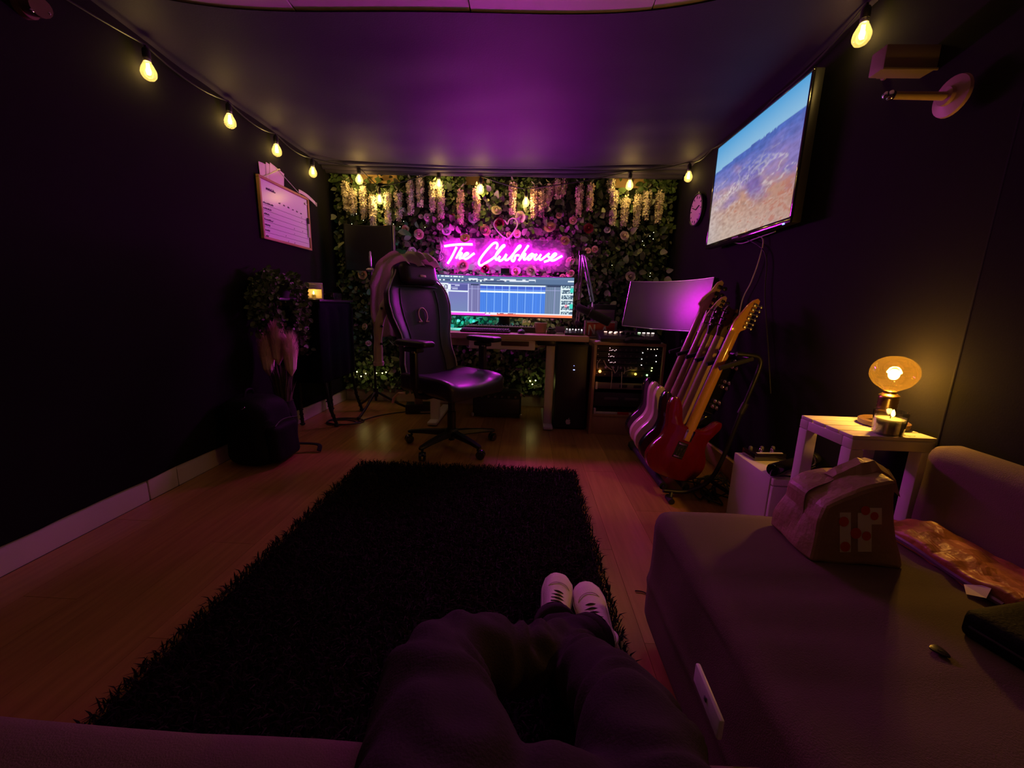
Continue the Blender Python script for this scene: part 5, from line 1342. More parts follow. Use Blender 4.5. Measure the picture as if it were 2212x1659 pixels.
me = bpy.data.meshes.new('screen'); me.from_pydata([tuple(Vector(v)-tv.location) for v in vs], [], fs)
ca = me.color_attributes.new('Col', 'FLOAT_COLOR', 'POINT'); cols = np.ones((len(vs), 4), dtype=np.float32)
for j in range(nz_+1):
    for i in range(nx+1): cols[j*(nx+1)+i, :3] = canyon(i/nx, j/nz_)
ca.data.foreach_set('color', cols.ravel()); link('screen', me, vcol_emit('tv display', .62), tv)
M['blue_tv'] = glow('tv power light', (.12, .15, 1), 4)
part(tv, 'power_light', B().box((XT-.006, y0+.035, z0-.024), (.006, .016, .008), .002), 'blue_tv')
part(tv, 'badge', B().box((XT-.007, (y0+y1)/2+.05, z0-.013), (.002, .07, .008)), 'key_cap')
part(tv, 'wall_bracket', B().box2((XT+.064, (y0+y1)/2-.2, (z0+z1)/2-.15), (XR-.012, (y0+y1)/2+.2, (z0+z1)/2+.15), .004), 'blk_metal')
tc = thing('tv_cables', 'thin cables dropping from the television down the right wall', 'cable', (XR-.02, 2.4, 1.4))
part(tc, 'pale_cable', B().tube(cr([at(1628, 508, 0, XR-.03), at(1648, 517, 0, XR-.03), at(1640, 560, 0, XR-.03), at(1622, 610, 0, XR-.03), at(1603, 650, 0, XR-.03), at(1590, 720, 0, XR-.03)], 6), .0032, 5), 'cable_wht')
part(tc, 'dark_cable', B().tube(cr([at(1600, 512, 0, XR-.03), at(1652, 545, 0, XR-.03), at(1652, 640, 0, XR-.03), at(1660, 760, 0, XR-.03), at(1665, 850, 0, XR-.03)], 6), .0035, 5), 'cable_blk')
part(tc, 'loop', B().tube(cr([at(1572, 520, 0, XR-.04), at(1600, 526, 0, XR-.03), at(1630, 516, 0, XR-.03), at(1675, 500, 0, XR-.03)], 6), .003, 5), 'cable_wht')
# clock
ck = thing('wall_clock', 'round pale wall clock on the right wall left of the television', 'clock', (XR-.02, 3.29, 1.762))
part(ck, 'rim', B().lathe([(.112, 0), (.120, .004), (.120, .026), (.112, .030), (.108, .024), (.108, .006), (.1, 0)], (XR-.008, 3.29, 1.762), 36, (-1, 0, 0)), 'blk_plastic')
part(ck, 'face', B().cyl((XR-.012, 3.29, 1.762), (XR-.030, 3.29, 1.762), .108, n=36), 'clock_face')
part(ck, 'hour_hand', B().tube([(XR-.033, 3.29, 1.762), (XR-.033, 3.235, 1.762+.02)], .004, 5), 'ink')
part(ck, 'minute_hand', B().tube([(XR-.034, 3.29, 1.762), (XR-.034, 3.36, 1.762+.028)], .003, 5), 'ink')
for k in range(12): part(ck, 'hour_mark', B().box((XR-.0315, 3.29+.09*math.sin(k*PI/6), 1.762+.09*math.cos(k*PI/6)), (.003, .006, .014 if k % 3 else .02), 0, (-k*PI/6, 0, 0)), 'ink')
part(ck, 'hanging_loop', B().ball((XR-.02, 3.29, 1.888), (.006, .008, .008), 8, 6), 'steel')
# peg with disc and the beige plate, upper right
p0 = at(2062, 208, 0, XR-.045); tip = at(1925, 206, 1, p0.y)
pgx = thing('wall_peg', 'pale round peg with a metal tip on a pinkish disc high on the right wall', 'peg', tuple(p0))
part(pgx, 'disc', B().lathe([(.001, -.002), (.050, -.002), (.056, .004), (.054, .012), (.026, .020), (.024, .03), (.001, .03)], tuple(p0), 28, (-1, 0, 0)), 'peg_disc')
part(pgx, 'rod', B().cyl(p0, tip, .0115, .010), 'peg_wood')
part(pgx, 'metal_tip', B().ball(tuple(tip), (.012, .014, .014), 12, 8).ball(tuple(tip+Vector((-.016, 0, 0))), (.008, .010, .010), 10, 6), 'chrome')
pa, pb = at(1913, 120, 1, 1.50), at(2018, 113, 1, 1.50)
pl = thing('wall_box', 'beige narrow box projecting from the right wall above the peg', 'box', (XR-.01, 1.50, pa.z))
part(pl, 'box_body', B().box2((pa.x, 1.50, pa.z-.036), (XR-.002, 1.56, pa.z+.034), .004), 'plate')
part(pl, 'lip', B().box2((pa.x-.004, 1.494, pa.z-.042), (XR-.002, 1.50, pa.z-.034), .002), 'plate')
sn = thing('wall_peg', 'tiny round knob on the right wall between the bulb and the peg', 'peg', tuple(at(1903, 163, 0, XR-.02)))
part(sn, 'stub', B().cyl(Vector((XR-.0, sn.location.y, sn.location.z)), Vector((XR-.03, sn.location.y, sn.location.z)), .010), 'plate')
part(sn, 'collar', B().cyl(Vector((XR+.0, sn.location.y, sn.location.z)), Vector((XR-.01, sn.location.y, sn.location.z)), .015), 'plate')
# ------------------------------------------------------------------ white slatted side table
T0, T1, TY0, TY1, TZ = 1.006, 1.256, 1.185, 1.42, .64
st = thing('side_table', 'small white slatted side table carrying the globe lamp', 'table', ((T0+T1)/2, (TY0+TY1)/2, 0))
lw_ = .040
for x in (T0, T1-lw_):
    for y in (TY0, TY1-lw_): part(st, 'leg', B().box2((x, y, 0), (x+lw_, y+lw_, TZ-.045), .003), 'white_lac')
for y in (TY0, TY1-lw_): part(st, 'rail', B().box2((T0, y, TZ-.0445), (T1, y+lw_, TZ-.012), .003), 'white_lac')
for x in (T0, T1-lw_): part(st, 'rail', B().box2((x, TY0+lw_+.0005, TZ-.0445), (x+lw_, TY1-lw_-.0005, TZ-.012), .003), 'white_lac')
ns_ = 4; sw = (TY1-TY0)/ns_
for k in range(ns_): part(st, 'slat', B().box2((T0, TY0+k*sw+.0025, TZ-.0115), (T1, TY0+(k+1)*sw-.0025, TZ), .002), 'white_lac')
# lamp
lx, ly = 1.203, 1.315
lm = thing('globe_lamp', 'table lamp with a big amber glass globe on a ribbed metal holder', 'lamp', (lx, ly, TZ))
part(lm, 'base', B().lathe([(.058, 0), (.066, .004), (.067, .018), (.060, .022), (.056, .014), (.001, .012)], (lx, ly, TZ), 30), 'darkwood')
part(lm, 'holder', B().lathe([(.020, .012), (.022, .05)]+[(.0265 if k % 2 else .0245, .052+.006*k) for k in range(9)]+[(.027, .104), (.020, .110), (.001, .110)], (lx, ly, TZ), 24), 'brass')
gz = TZ+.178
gl = part(lm, 'globe', B().lathe([(max(.0005, p.x), p.y) for p in cr([(.014, -.068, 0), (.016, -.060, 0), (.030, -.050, 0), (.048, -.036, 0), (.060, -.014, 0), (.062, .004, 0), (.056, .026, 0), (.040, .044, 0), (.020, .0535, 0), (.001, .056, 0)], 4)], (lx, ly, gz), 48), 'glass_amber')
part(gl, 'neck_cap', B().lathe([(.0145, -.075), (.0165, -.070), (.0165, -.060), (.0145, -.058)], (lx, ly, gz), 16), 'brass')
M['lamp_core'] = glow('lamp filament', (1, .70, .20), 40)
part(gl, 'filament', B().ball((lx, ly, gz-.004), (.015, .015, .018), 12, 8), 'lamp_core')
part(gl, 'filament_stem', B().cyl((lx, ly, gz-.06), (lx, ly, gz-.02), .006, .004), 'glass')
light('lamp_light', (0, 0, gz-.004-TZ), LAMP_W, (1, .56, .13), .02, lm)
# candle in a glass
cx, cy = 1.130, 1.216
cg = thing('glass_candle', 'lit cream candle in a clear glass in front of the globe lamp', 'candle', (cx, cy, TZ))
part(cg, 'glass', B().lathe([(.034, 0), (.037, .003), (.042, .072), (.0425, .075), (.0405, .075), (.036, .007), (.001, .006)], (cx, cy, TZ), 28), 'glass')
part(cg, 'wax', B().lathe([(.034, .0075), (.0375, .050), (.0365, .0515), (.001, .051)], (cx, cy, TZ), 28), 'wax')
part(cg, 'wick', B().cyl((cx, cy, TZ+.051), (cx, cy, TZ+.058), .0012, n=6), 'ink')
part(cg, 'flame', B().lathe([(.0008, 0), (.0042, .004), (.005, .009), (.003, .017), (.0005, .023)], (cx+.006, cy, TZ+.056), 10), 'flame')
light('candle_light', (.006, -.0, .068), .05, (1, .55, .12), .006, cg)
mt_ = thing('mint_leaf', 'small green leaf lying on the table right of the glass candle', 'leaf', tuple(at(1966, 942, 2, TZ)))
v, f = leaf_geo(.030, .018); mm = Matrix.Translation(mt_.location+Vector((-.014, 0, .003))) @ Matrix.Rotation(R(-80), 4, 'Y') @ Matrix.Rotation(R(0), 4, 'X') @ Matrix.Rotation(R(90), 4, 'Z')
mm = Matrix.Translation(mt_.location+Vector((-.014, 0, .002))) @ Matrix.Rotation(R(90), 4, 'Y')@ Matrix.Rotation(R(90), 4, 'Z')
part(mt_, 'leaf_blade', B().add([mm @ x for x in v], f), 'mint', ang=180)
part(mt_, 'leaf_stalk', B().cyl(mt_.location+Vector((-.014, 0, .002)), mt_.location+Vector((-.022, .003, .002)), .001, n=5), 'mint')
# ------------------------------------------------------------------ white cabinet with microphone
wc = thing('white_cabinet', 'low white cabinet on the floor between guitar stand and side table', 'cabinet', (1.10, 1.65, 0))
Z2 = .35
part(wc, 'carcass', B().box2((1.0, 1.522, 0), (1.165, 1.80, Z2), .003), 'white_lac')
part(wc, 'door', B().box2((1.004, 1.504, .012), (1.161, 1.521, .318), .003), 'white_lac')
part(wc, 'drawer_front', B().box2((1.004, 1.504, .322), (1.161, 1.521, Z2-.001), .002), 'white_lac')
wt = thing('white_tray', 'small white tray standing right behind the low white cabinet', 'tray', (1.215, 1.62, 0))
part(wt, 'tray_body', B().box2((1.172, 1.54, 0), (1.245, 1.72, .325), .004), 'white_lac')
part(wt, 'lid', B().box2((1.170, 1.536, .3255), (1.247, 1.724, .34), .003), 'white_lac')
a_m, b_m = at(1668, 1016, 2, Z2+.030), at(1752, 992, 2, Z2+.030)
hm = thing('dynamic_microphone', 'black handheld microphone lying across the low white cabinet', 'microphone', (1.08, 1.60, Z2))
d_m = (b_m-a_m).normalized()
part(hm, 'barrel', B().tube([a_m, a_m+d_m*.006, b_m-d_m*.03, b_m], [.023, .0265, .0255, .021], 18), 'blk_gloss')
part(hm, 'grille', B().ball(tuple(b_m+d_m*.022), (.027, .027, .027), 16, 10), 'blk_metal')
part(hm, 'ring', B().tube([b_m-d_m*.012, b_m-d_m*.004], [.0268, .0262], 18), 'chrome')
mx = thing('small_mixer', 'small black mixer with glinting knobs at the back of the low white cabinet', 'mixer', (1.10, 1.745, Z2), (0, 0, R(6)))
part(mx, 'case', B().box((0, 0, .018), (.15, .09, .034), .006), 'blk_gloss', local=True)
for k in range(5):
    part(mx, 'knob', B().lathe([(.008, 0), (.008, .010), (.005, .014), (.001, .0145)], (-.055+.027*k, .015*(-1)**k, .035), 10), 'chrome' if k % 2 else 'key_cap', local=True)
part(mx, 'fader_strip', B().box((0, -.035, .0355), (.12, .010, .002)), 'key_white', local=True)
ml = thing('microphone_lead', 'thin black lead looping off the front of the low white cabinet', 'cable', (1.1, 1.53, Z2))
part(ml, 'lead', B().tube(cr([a_m, a_m+Vector((-.02, -.03, -.01)), (1.06, 1.535, Z2+.004), (1.10, 1.53, Z2+.004), (1.13, 1.55, Z2+.004), b_m+Vector((0, -.03, -.02))], 8), .003, 5), 'cable_blk')
# ------------------------------------------------------------------ corner sofa
so = thing('corner_sofa', 'grey cloth corner sofa with a chaise section, at the near end of the room', 'sofa', (0, 0, 0))
def chf(p):
    d = Vector()
    if p.z > .38:
        for yc, am, ph in ((.83, .007, 1), (.70, .004, 3), (.585, .008, 0), (.47, .010, 2), (.33, .006, 4)):
            yy = p.y-yc-.02*math.sin(p.x*6+ph)-.015*nz((p.x, yc, 0), 4, ph)
            d.z += am*math.exp(-(yy/.018)**2)*(.5+.5*nz((p.x, yc*3, 0), 3, ph)+.3) - am*.6*math.exp(-((yy+.04)/.025)**2)
        d.z += .006*nz(p, 4, 2)
    else:
        d.x += .010*nz(p, 5, 7)-(.006*math.exp(-((p.z-.2)/.02)**2) if p.x < .45 else 0)
        d.y += .006*nz(p, 5, 9)
    return d
part(so, 'chaise_cushion', B().pillow((.395, -.50, .045), (1.128, 1.10, .425), .042, 44, chf), 'sofa', ang=180)
def stf(p): return Vector((0, .006*nz(p, 4, 3), .008*nz(p, 3, 5) if p.z > .35 else 0))
part(so, 'seat_cushion', B().pillow((-1.60, -.50, .20), (.388, .432, .425), .04, 26, stf), 'sofa', ang=180)
part(so, 'seat_base', B().pillow((-1.58, -.50, .045), (.388, .405, .198), .02, 10, None), 'sofa')
part(so, 'side_backrest', B().pillow((1.13, -.70, .05), (1.232, 1.115, .655), .05, 26, lambda p: Vector((.008*nz(p, 4, 1), .006*nz(p, 5, 2), .012*nz(p, 3, 4)))), 'sofa', ang=180)
part(so, 'rear_backrest', B().pillow((-1.60, -.78, .05), (1.12, -.505, .74), .06, 20, lambda p: Vector((0, .01*nz(p, 4, 1), .01*nz(p, 3, 4)))), 'sofa', ang=180)
part(so, 'arm', B().pillow((-1.80, -.78, .05), (-1.605, .42, .58), .05, 14, None), 'sofa')
for x, y in ((.45, 1.04), (1.06, 1.04), (-1.5, .34), (.3, .34)): part(so, 'foot', B().cyl((x, y, 0), (x, y, .05), .022), 'blk_plastic')
# ------------------------------------------------------------------ things on the sofa
def crum(sd, am):
    def f(p):
        q = p*9+Vector((sd, sd, 0)); c = noise.voronoi(q)[0]
        return Vector((am*nz(p, 7, sd), am*nz(p, 8, sd+2), am*.8*nz(p, 7, sd+5)))+Vector((0, 0, 0))+(p-Vector((.78, .93, .5))).normalized()*am*(.7-c[0])*1.2
    return f
kb_ = thing('paper_bag', 'crumpled brown paper grocery bag with red tomato print standing on the chaise', 'bag', (.79, .935, .425))
bgL, bgR = .682, .893
def bagf(p):
    d = crum(1.7, .016)(p); t = (p.z-.425)/.19
    u = (p.x-.79)/.125
    d.z += .035*t*max(0, u)-.055*t*max(0, -u)
    d.y += -.03*t*(.2 if p.y > .93 else -.6)
    d.x += -.04*t*u*.9
    if p.z < .435: d.z = max(d.z, -.003)
    return d
bb_ = B().pillow((bgL, .855, .424), (bgR, 1.02, .605), .012, 13, bagf)
bag_v = [v.copy() for v in bb_.v]; bag_f = list(bb_.f)
part(kb_, 'bag_body', bb_, 'kraft', False)
# rolled top flap lit by the lamp
fl0 = [(.77, .955, .60), (.82, .955, .635), (.865, .96, .645), (.91, .965, .62)]
rows = []
for k, p in enumerate(cr(fl0, 4)):
    rows.append([Vector((p.x, p.y+dy, p.z+dz+.006*nz((p.x*9, k, dy*9), 2, 4))) for dy, dz in ((-.055, -.045), (-.035, -.012), (-.012, .004), (.015, .003), (.04, -.02), (.05, -.05))])
vs = [q for r_ in rows for q in r_]; m = 6
part(kb_, 'top_flap', B().add(vs, [(i*m+j, i*m+j+1, (i+1)*m+j+1, (i+1)*m+j) for i in range(len(rows)-1) for j in range(m-1)]), 'kraft', False)
bvh = BVHTree.FromPolygons(bag_v, bag_f)
def stick(px, py, r_or_size, m, nm, off=.0016):
    """flat print laid on the bag, as a thin patch that follows the paper"""
    p0 = at(px, py, 1, .86); d = (p0-CP).normalized(); b = B()
    hits = []
    def hit(x, y):
        dd = (CM @ Vector(((x-1106)/FPX, (y-829.5)/FPX, 1))).normalized()
        h = bvh.ray_cast(CP, dd)
        return (h[0]-dd*off) if h[0] is not None else None
    if not hasattr(r_or_size, '__len__'):
        r_ = r_or_size; pts = [hit(px, py)]; fs = []
        for k in range(14): pts.append(hit(px+r_*.5*math.cos(k*PI/7), py+r_*.5*math.sin(k*PI/7)))
        for k in range(14): pts.append(hit(px+r_*math.cos(k*PI/7), py+r_*math.sin(k*PI/7)))
        for k in range(14):
            k2 = (k+1) % 14; fs += [(0, 1+k, 1+k2), (1+k, 15+k, 15+k2, 1+k2)]
    else:
        w_, h_ = r_or_size; nx_, ny_ = 5, 7; pts = [hit(px+w_*(i/nx_-.5), py+h_*(j/ny_-.5)) for j in range(ny_+1) for i in range(nx_+1)]
        fs = [(j*(nx_+1)+i, j*(nx_+1)+i+1, (j+1)*(nx_+1)+i+1, (j+1)*(nx_+1)+i) for j in range(ny_) for i in range(nx_)]
    ok = [f for f in fs if all(pts[i] is not None for i in f)]
    if not ok: return
    pts = [p if p is not None else Vector((.8, .9, .5)) for p in pts]
    used = sorted({i for f in ok for i in f}); mp = {o_: n_ for n_, o_ in enumerate(used)}
    b.add([pts[i] for i in used], [tuple(mp[i] for i in f) for f in ok]); part(kb_, nm, b, m)
for px, py, w_, h_ in ((1826, 1150, 24, 86), (1868, 1150, 30, 84), (1892, 1115, 26, 36)): stick(px, py, (w_, h_), 'cream_print', 'print_panel')
for px, py, r_ in ((1823, 1127, 11), (1849, 1152, 12), (1872, 1158, 10), (1826, 1181, 11), (1870, 1103, 10), (1889, 1115, 9)): stick(px, py, r_, 'tomato', 'tomato_print', .0032)
op = thing('orange_packet', 'flattened orange crinkled packet lying against the right sofa backrest', 'packet', (1.03, .86, .425))
def opf(p):
    q = Vector((p.x*14, p.y*14, p.z*10)); d = .012*noise.noise(q)+.008*noise.noise(q*2.3)
    return Vector((.008*noise.noise(q+Vector((5, 0, 0))), .008*noise.noise(q+Vector((0, 5, 0))), d if p.z > .43 else 0))
part(op, 'packet_body', B().pillow((.975, .70, .424), (1.12, 1.02, .462), .010, 16, opf), 'orange_foil', False)
part(op, 'pale_edge', B().tube(cr([(.972, 1.02, .437), (.968, .92, .444), (.972, .82, .436), (.966, .72, .442)], 6), .003, 5, flat=2), 'purple_panel', False, label='mauve folded edge of the packet')
part(op, 'torn_corner', B().add([(.965, .79, .435), (.945, .765, .43), (.958, .742, .44), (.98, .755, .46)], [(0, 1, 2), (0, 2, 3)]), 'pinkpaper', False)
bs = thing('black_case', 'flat black zipped case on the chaise below the orange packet', 'case', (.98, .60, .425), (0, 0, R(14)))
part(bs, 'shell', B().pillow((-.145, -.13, 0), (.15, .10, .055), .018, 12, lambda p: Vector((0, 0, .004*nz(p, 8, 1)))), 'bagcloth', local=True)
part(bs, 'zip', B().tube([(-.147, y, .028) for y in np.linspace(-.11, .08, 6)]+[(x, .102, .028) for x in np.linspace(-.12, .13, 6)], .003, 5), 'blk_metal', local=True)
gp = thing('guitar_pick', 'small black guitar pick lying on the chaise', 'pick', tuple(at(2030, 1406, 2, .428)))
c = at(2030, 1406, 2, .431)
part(gp, 'pick_blade', B().prism([(p.x, p.y) for p in cr([(-.011, .008, 0), (0, .012, 0), (.011, .008, 0), (.008, -.006, 0), (.0, -.014, 0), (-.008, -.006, 0)], 4, True)], -.0012, .0012, Matrix.Translation(c) @ Matrix.Rotation(R(20), 4, 'Z') @ Matrix.Rotation(R(-90), 4, 'X'), .0005), 'pick_black')
part(gp, 'grip_bump', B().cyl(c, c+Vector((0, 0, .0018)), .003), 'pick_black')
wd_ = thing('white_remote', 'slim white remote standing between the chaise and the right leg', 'remote', tuple(at(1538, 1490, 2, .44)))
e0, e1 = at(1508, 1425, 2, .45), at(1562, 1552, 2, .45)
dv2 = (e1-e0).normalized(); 
b = B().box((0, 0, 0), ((e1-e0).length, .008, .034), .003, Matrix.Rotation(math.atan2(dv2.y, dv2.x), 3, 'Z')); b.v = [v+(e0+e1)/2-Vector((0, 0, .022)) for v in b.v]
part(wd_, 'shell', b, 'white_lac')
b = B().box((0, 0, 0), ((e1-e0).length*.08, .003, .008), .002, Matrix.Rotation(math.atan2(dv2.y, dv2.x), 3, 'Z')); b.v = [v+(e0+e1)/2+Vector((-.0045, -.0015, -.02)) for v in b.v]
part(wd_, 'button_pad', b, 'key_cap')
# ------------------------------------------------------------------ person slouched on the sofa (seen from their own eyes)
pe = thing('person', 'person in dark trousers and cream shoes slouching on the sofa with crossed ankles', 'person', (.07, .05, .42))
def remeshed(b, name, m, parent, vox, smooth_it=6, fn=None):
    me = b.mesh(name+'_raw', False)
    o = bpy.data.objects.new(name+'_raw', me); COL.objects.link(o)
    r_ = o.modifiers.new('r', 'REMESH'); r_.mode = 'VOXEL'; r_.voxel_size = vox
    s_ = o.modifiers.new('s', 'SMOOTH'); s_.factor = .5; s_.iterations = smooth_it
    dg = bpy.context.evaluated_depsgraph_get(); ev = o.evaluated_get(dg)
    me2 = bpy.data.meshes.new_from_object(ev); bpy.data.objects.remove(o); me2.name = name
    if fn is not None:
        me2.update(); nn = [v.normal.copy() for v in me2.vertices]
        for v, n_ in zip(me2.vertices, nn): v.co += fn(v.co.copy(), n_)
    r = root_of(parent); 
    for v in me2.vertices: v.co -= r.location
    me2.shade_smooth()
    return link(name, me2, m, parent)
hipL, hipR = Vector((-.035, .03, .52)), Vector((.165, .03, .52))
kneL, kneR = Vector((-.118, .565, .385)), Vector((.172, .505, .375))
ankL, ankR = Vector((.205, .900, .135)), Vector((.105, .960, .120))
# body in one continuous surface: legs, trunk, arms, hands, neck and head
bd = B()
def limb(b, pts, rr, n=14): b.tube(cr(pts, 6), list(np.interp(np.linspace(0, len(pts)-1, (len(pts)-1)*6+1), range(len(pts)), rr)), n)
for h, k, a in ((hipL, kneL, ankL), (hipR, kneR, ankR)):
    limb(bd, [h, h.lerp(k, .5), k, k.lerp(a, .35), a], [.072, .062, .048, .046, .034])
    bd.ball(tuple(k), (.05, .05, .05))
spine = [(.065, -.02, .54), (.065, -.14, .62), (.06, -.28, .76), (.055, -.36, .90), (.05, -.40, 1.02), (.045, -.41, 1.10)]
rings = []
for p, w_, d_ in zip(cr(spine, 4), np.interp(np.linspace(0, 5, 21), range(6), (.155, .145, .160, .165, .07, .055)), np.interp(np.linspace(0, 5, 21), range(6), (.10, .095, .11, .10, .06, .055))):
    rings.append([p+Vector((w_*math.cos(a), d_*math.sin(a)*.75, d_*math.sin(a)*.6)) for a in np.linspace(0, 2*PI, 20, endpoint=False)])
bd.loft(rings)
hc = Vector((.04, -.40, 1.20))
bd.ball(tuple(hc), (.073, .095, .112), 20, 14).ball(tuple(hc+Vector((0, .035, -.055))), (.052, .06, .055), 14, 10)
bd.ball(tuple(hc+Vector((0, .098, -.012))), (.013, .018, .026), 10, 8)
for s_ in (-1, 1): bd.ball(tuple(hc+Vector((s_*.075, -.005, -.01))), (.010, .020, .030), 10, 8)
hands = []
for s_, sh in ((-1, Vector((-.125, -.36, .91))), (1, Vector((.245, -.36, .91)))):
    el = sh+Vector((s_*.10, .06, -.26)); wr_ = Vector((s_*.105, -.155, .93))
    limb(bd, [sh, sh.lerp(el, .5), el, el.lerp(wr_, .5), wr_], [.058, .047, .040, .036, .026])
    pm = wr_+Vector((-s_*.012, .03, .055)); bd.tube([wr_, wr_.lerp(pm, .5), pm], [.024, .030, .034], 12, flat=.55, up=(s_, 0, .2))
    for q in range(4):
        f0 = pm+Vector((-s_*.006, -.028+.019*q, .012)); L_ = (.055, .066, .062, .048)[3-q]
        limb(bd, [f0-Vector((0, 0, .02)), f0+Vector((-s_*.004, .0, L_*.45)), f0+Vector((-s_*.026, .0, L_*.8)), f0+Vector((-s_*.045, 0, L_*.78))], [.0095, .0085, .008, .0065], 8)
    limb(bd, [wr_.lerp(pm, .3)+Vector((0, .012, 0)), pm+Vector((-s_*.02, .012, -.01)), pm+Vector((-s_*.045, .002, .02))], [.012, .0105, .008], 8)
body = remeshed(bd, 'body', 'skin', pe, .0085, 3)
hr = B(); rings = []
hb2 = B().ball(tuple(hc+Vector((0, -.016, .022))), (.082, .094, .105), 18, 12); hb2.v = [v for v in hb2.v]
part(body, 'hair', hb2, 'hair')
for s_ in (-1, 1): part(body, 'eye', B().ball(tuple(hc+Vector((s_*.030, .082, .008))), (.012, .010, .010), 10, 8), 'sole')
part(body, 'mouth', B().ball(tuple(hc+Vector((0, .088, -.058))), (.024, .008, .006), 10, 6), 'petal_pale')
sw_ = B(); rings = []
for p, w_, d_ in zip(cr(spine[:5], 4), np.interp(np.linspace(0, 4, 17), range(5), (.175, .165, .18, .185, .085)), np.interp(np.linspace(0, 4, 17), range(5), (.12, .115, .13, .12, .075))):
    rings.append([p+Vector((w_*math.cos(a), d_*math.sin(a)*.75, d_*math.sin(a)*.6)) for a in np.linspace(0, 2*PI, 20, endpoint=False)])
sw_.loft(rings)
for s_, sh in ((-1, Vector((-.125, -.36, .91))), (1, Vector((.245, -.36, .91)))):
    el = sh+Vector((s_*.10, .06, -.26)); wr_ = Vector((s_*.105, -.155, .93)); limb(sw_, [sh, sh.lerp(el, .5), el, el.lerp(wr_, .5), el.lerp(wr_, .88)], [.075, .064, .055, .049, .040])
remeshed(sw_, 'sweatshirt', 'sweater', pe, .014, 5)
# trousers
tb = B()
tb.loft([[Vector((.065+.20*math.cos(a), y, .535+.115*math.sin(a))) for a in np.linspace(0, 2*PI, 22, endpoint=False)] for y in (-.10, .0, .08)])
tb.ball((.065, .03, .535), (.20, .13, .12), 18, 12).ball((.05, .22, .475), (.12, .17, .07), 16, 10)
limb(tb, [hipL, hipL.lerp(kneL, .5)+Vector((.005, 0, .005)), kneL+Vector((-.005, .0, .0)), kneL.lerp(ankL, .45)+Vector((0, 0, -.01)), kneL.lerp(ankL, .93)], [.110, .108, .080, .066, .058], 20)
limb(tb, [hipR, hipR.lerp(kneR, .5)+Vector((.002, 0, .005)), kneR, kneR.lerp(ankR, .45)+Vector((0, 0, -.01)), kneR.lerp(ankR, .93)], [.110, .106, .073, .058, .052], 20)
def seg_t(p, a, c):
    d = c-a; return max(0, min(1, (p-a).dot(d)/d.length_squared))
def folds(p, n_):
    f = 0
    for h, k, a, sd in ((hipL, kneL, ankL, 1), (hipR, kneR, ankR, 5)):
        for s0, s1 in ((h, k), (k, a)):
            t = seg_t(p, s0, s1); q = s0.lerp(s1, t); dist = (p-q).length
            if dist < .13:
                ax_ = (s1-s0).normalized(); u = (p-s0).dot(ax_)
                ang_ = nz(p, 9, sd)*1.6
                f += .0080*math.sin(u*62+ang_*4+sd+p.x*16)*(.25+.75*abs(nz(p, 5, sd+3)))
    f += .012*nz(p, 6, 2)+.006*nz(p, 14, 4)
    return n_*f
tro = remeshed(tb, 'trousers', 'trouser', pe, .010, 4, folds)
for k_, a_2, r_ in ((kneL, ankL, .064), (kneR, ankR, .060)):
    c0 = k_.lerp(a_2, .90); c1 = k_.lerp(a_2, .985)
    part(tro, 'cuff', B().tube([c0.lerp(c1, t) for t in (0, .3, .7, 1.0)]+[c1.lerp(c0, .35)], [r_*.96, r_*1.02, r_*1.04, r_*1.02, r_*.86], 22), 'trouser', ang=180)
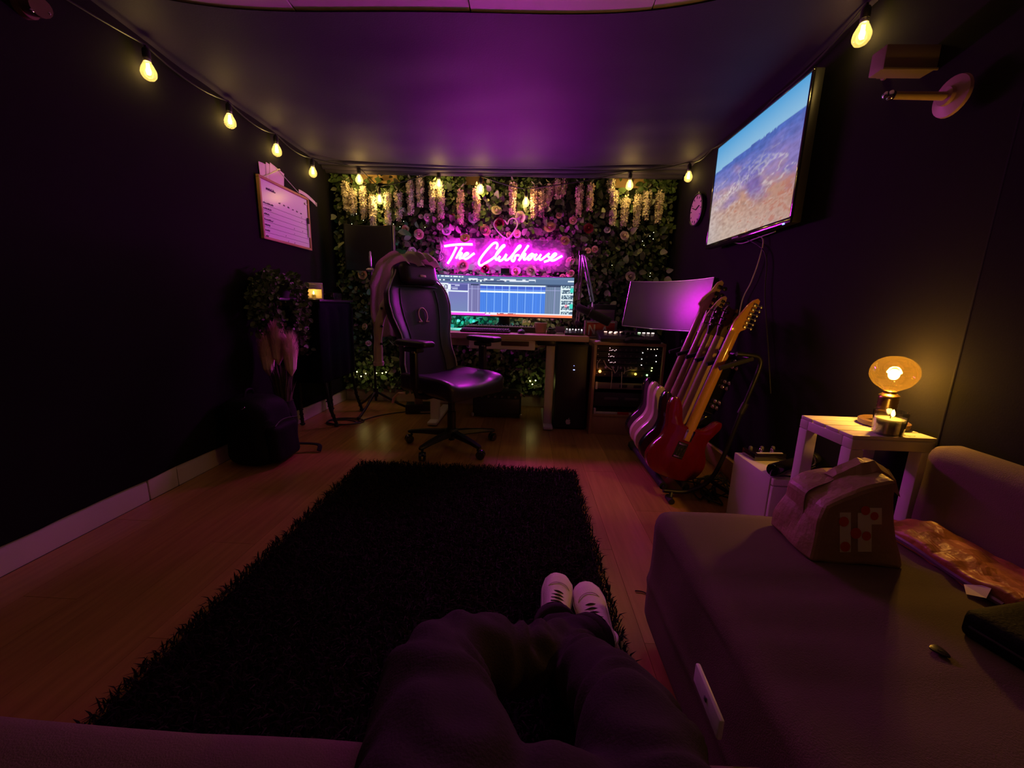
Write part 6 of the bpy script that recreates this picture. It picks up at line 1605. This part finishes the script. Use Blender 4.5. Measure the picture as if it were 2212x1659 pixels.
# shoes (local: x forward, z up)
def shoe(heel, toe, roll, nm_label):
    d = (toe-heel); L_ = d.length; fx = d.normalized(); up = Vector((0, 0, 1)); sy = up.cross(fx).normalized(); uz = fx.cross(sy)
    mt = Matrix((fx, sy, uz)).transposed().to_4x4(); mt = Matrix.Translation(heel) @ mt @ Matrix.Rotation(roll, 4, 'X')
    st_ = [(0, .030, .055), (.04, .036, .095), (.12, .040, .105), (.25, .039, .098), (.38, .039, .082), (.55, .044, .066), (.72, .049, .056), (.86, .044, .050), (.95, .030, .042), (1.0, .012, .026)]
    rings = []
    for t, hw, ht in st_:
        rings.append([mt @ Vector((t*L_, hw*math.copysign(abs(math.cos(a))**.8, math.cos(a)), .016+max(0, ht-.016)*(math.sin(a) if math.sin(a) > 0 else .0)**.8+(-.004 if math.sin(a) < 0 else 0))) for a in np.linspace(0, 2*PI, 24, endpoint=False)])
    up_ = part(pe, 'shoe', B().loft(rings), 'shoe', ang=80, label=nm_label)
    so_ = []
    for t, hw, ht in [(-.012, .012, 0), (0, .032, 0), (.05, .039, 0), (.2, .041, 0), (.4, .041, 0), (.6, .048, 0), (.75, .052, 0), (.88, .046, 0), (.97, .030, 0), (1.012, .010, 0)]:
        so_.append([mt @ Vector((t*L_, hw*c, z)) for c, z in ((-1, 0), (1, 0), (1.02, .012), (1, .024), (-1, .024), (-1.02, .012))])
    part(up_, 'sole', B().loft(so_), 'sole', ang=60)
    lb_ = B()
    for k in range(5):
        t = .34+.062*k; z = np.interp(t, [q[0] for q in st_], [q[2] for q in st_])
        lb_.tube(cr([mt @ Vector((t*L_, -.022, z-.008)), mt @ Vector(((t+.012)*L_, 0, z+.002)), mt @ Vector(((t+.03)*L_, .022, z-.009))], 4), .0024, 5)
    part(up_, 'lace', lb_, 'lace')
    part(up_, 'toe_seam', B().tube(cr([mt @ Vector((.62*L_, -.046, .030)), mt @ Vector((.72*L_, -.028, .054)), mt @ Vector((.76*L_, 0, .0565)), mt @ Vector((.72*L_, .028, .054)), mt @ Vector((.62*L_, .046, .030))], 5), .0014, 4), 'sole')
    part(up_, 'collar', B().tube([mt @ Vector(((.12+.115*math.cos(a))*L_, .036*math.sin(a), .100-.012*math.cos(a))) for a in np.linspace(0, 2*PI, 20, endpoint=False)], .006, 6, closed=True), 'sole')
    part(up_, 'sock', B().tube([mt @ Vector((.12*L_, 0, .085)), mt @ Vector((.10*L_, 0, .125))], [.034, .033], 14), 'sole')
shoe(Vector((.262, .885, .035)), Vector((.222, 1.175, .075)), R(-16), 'cream shoe, the one on the right, lying half on its side')
shoe(Vector((.098, .945, .035)), Vector((.138, 1.205, .080)), R(8), 'cream shoe, the one on the left, half under the crossed ankle')
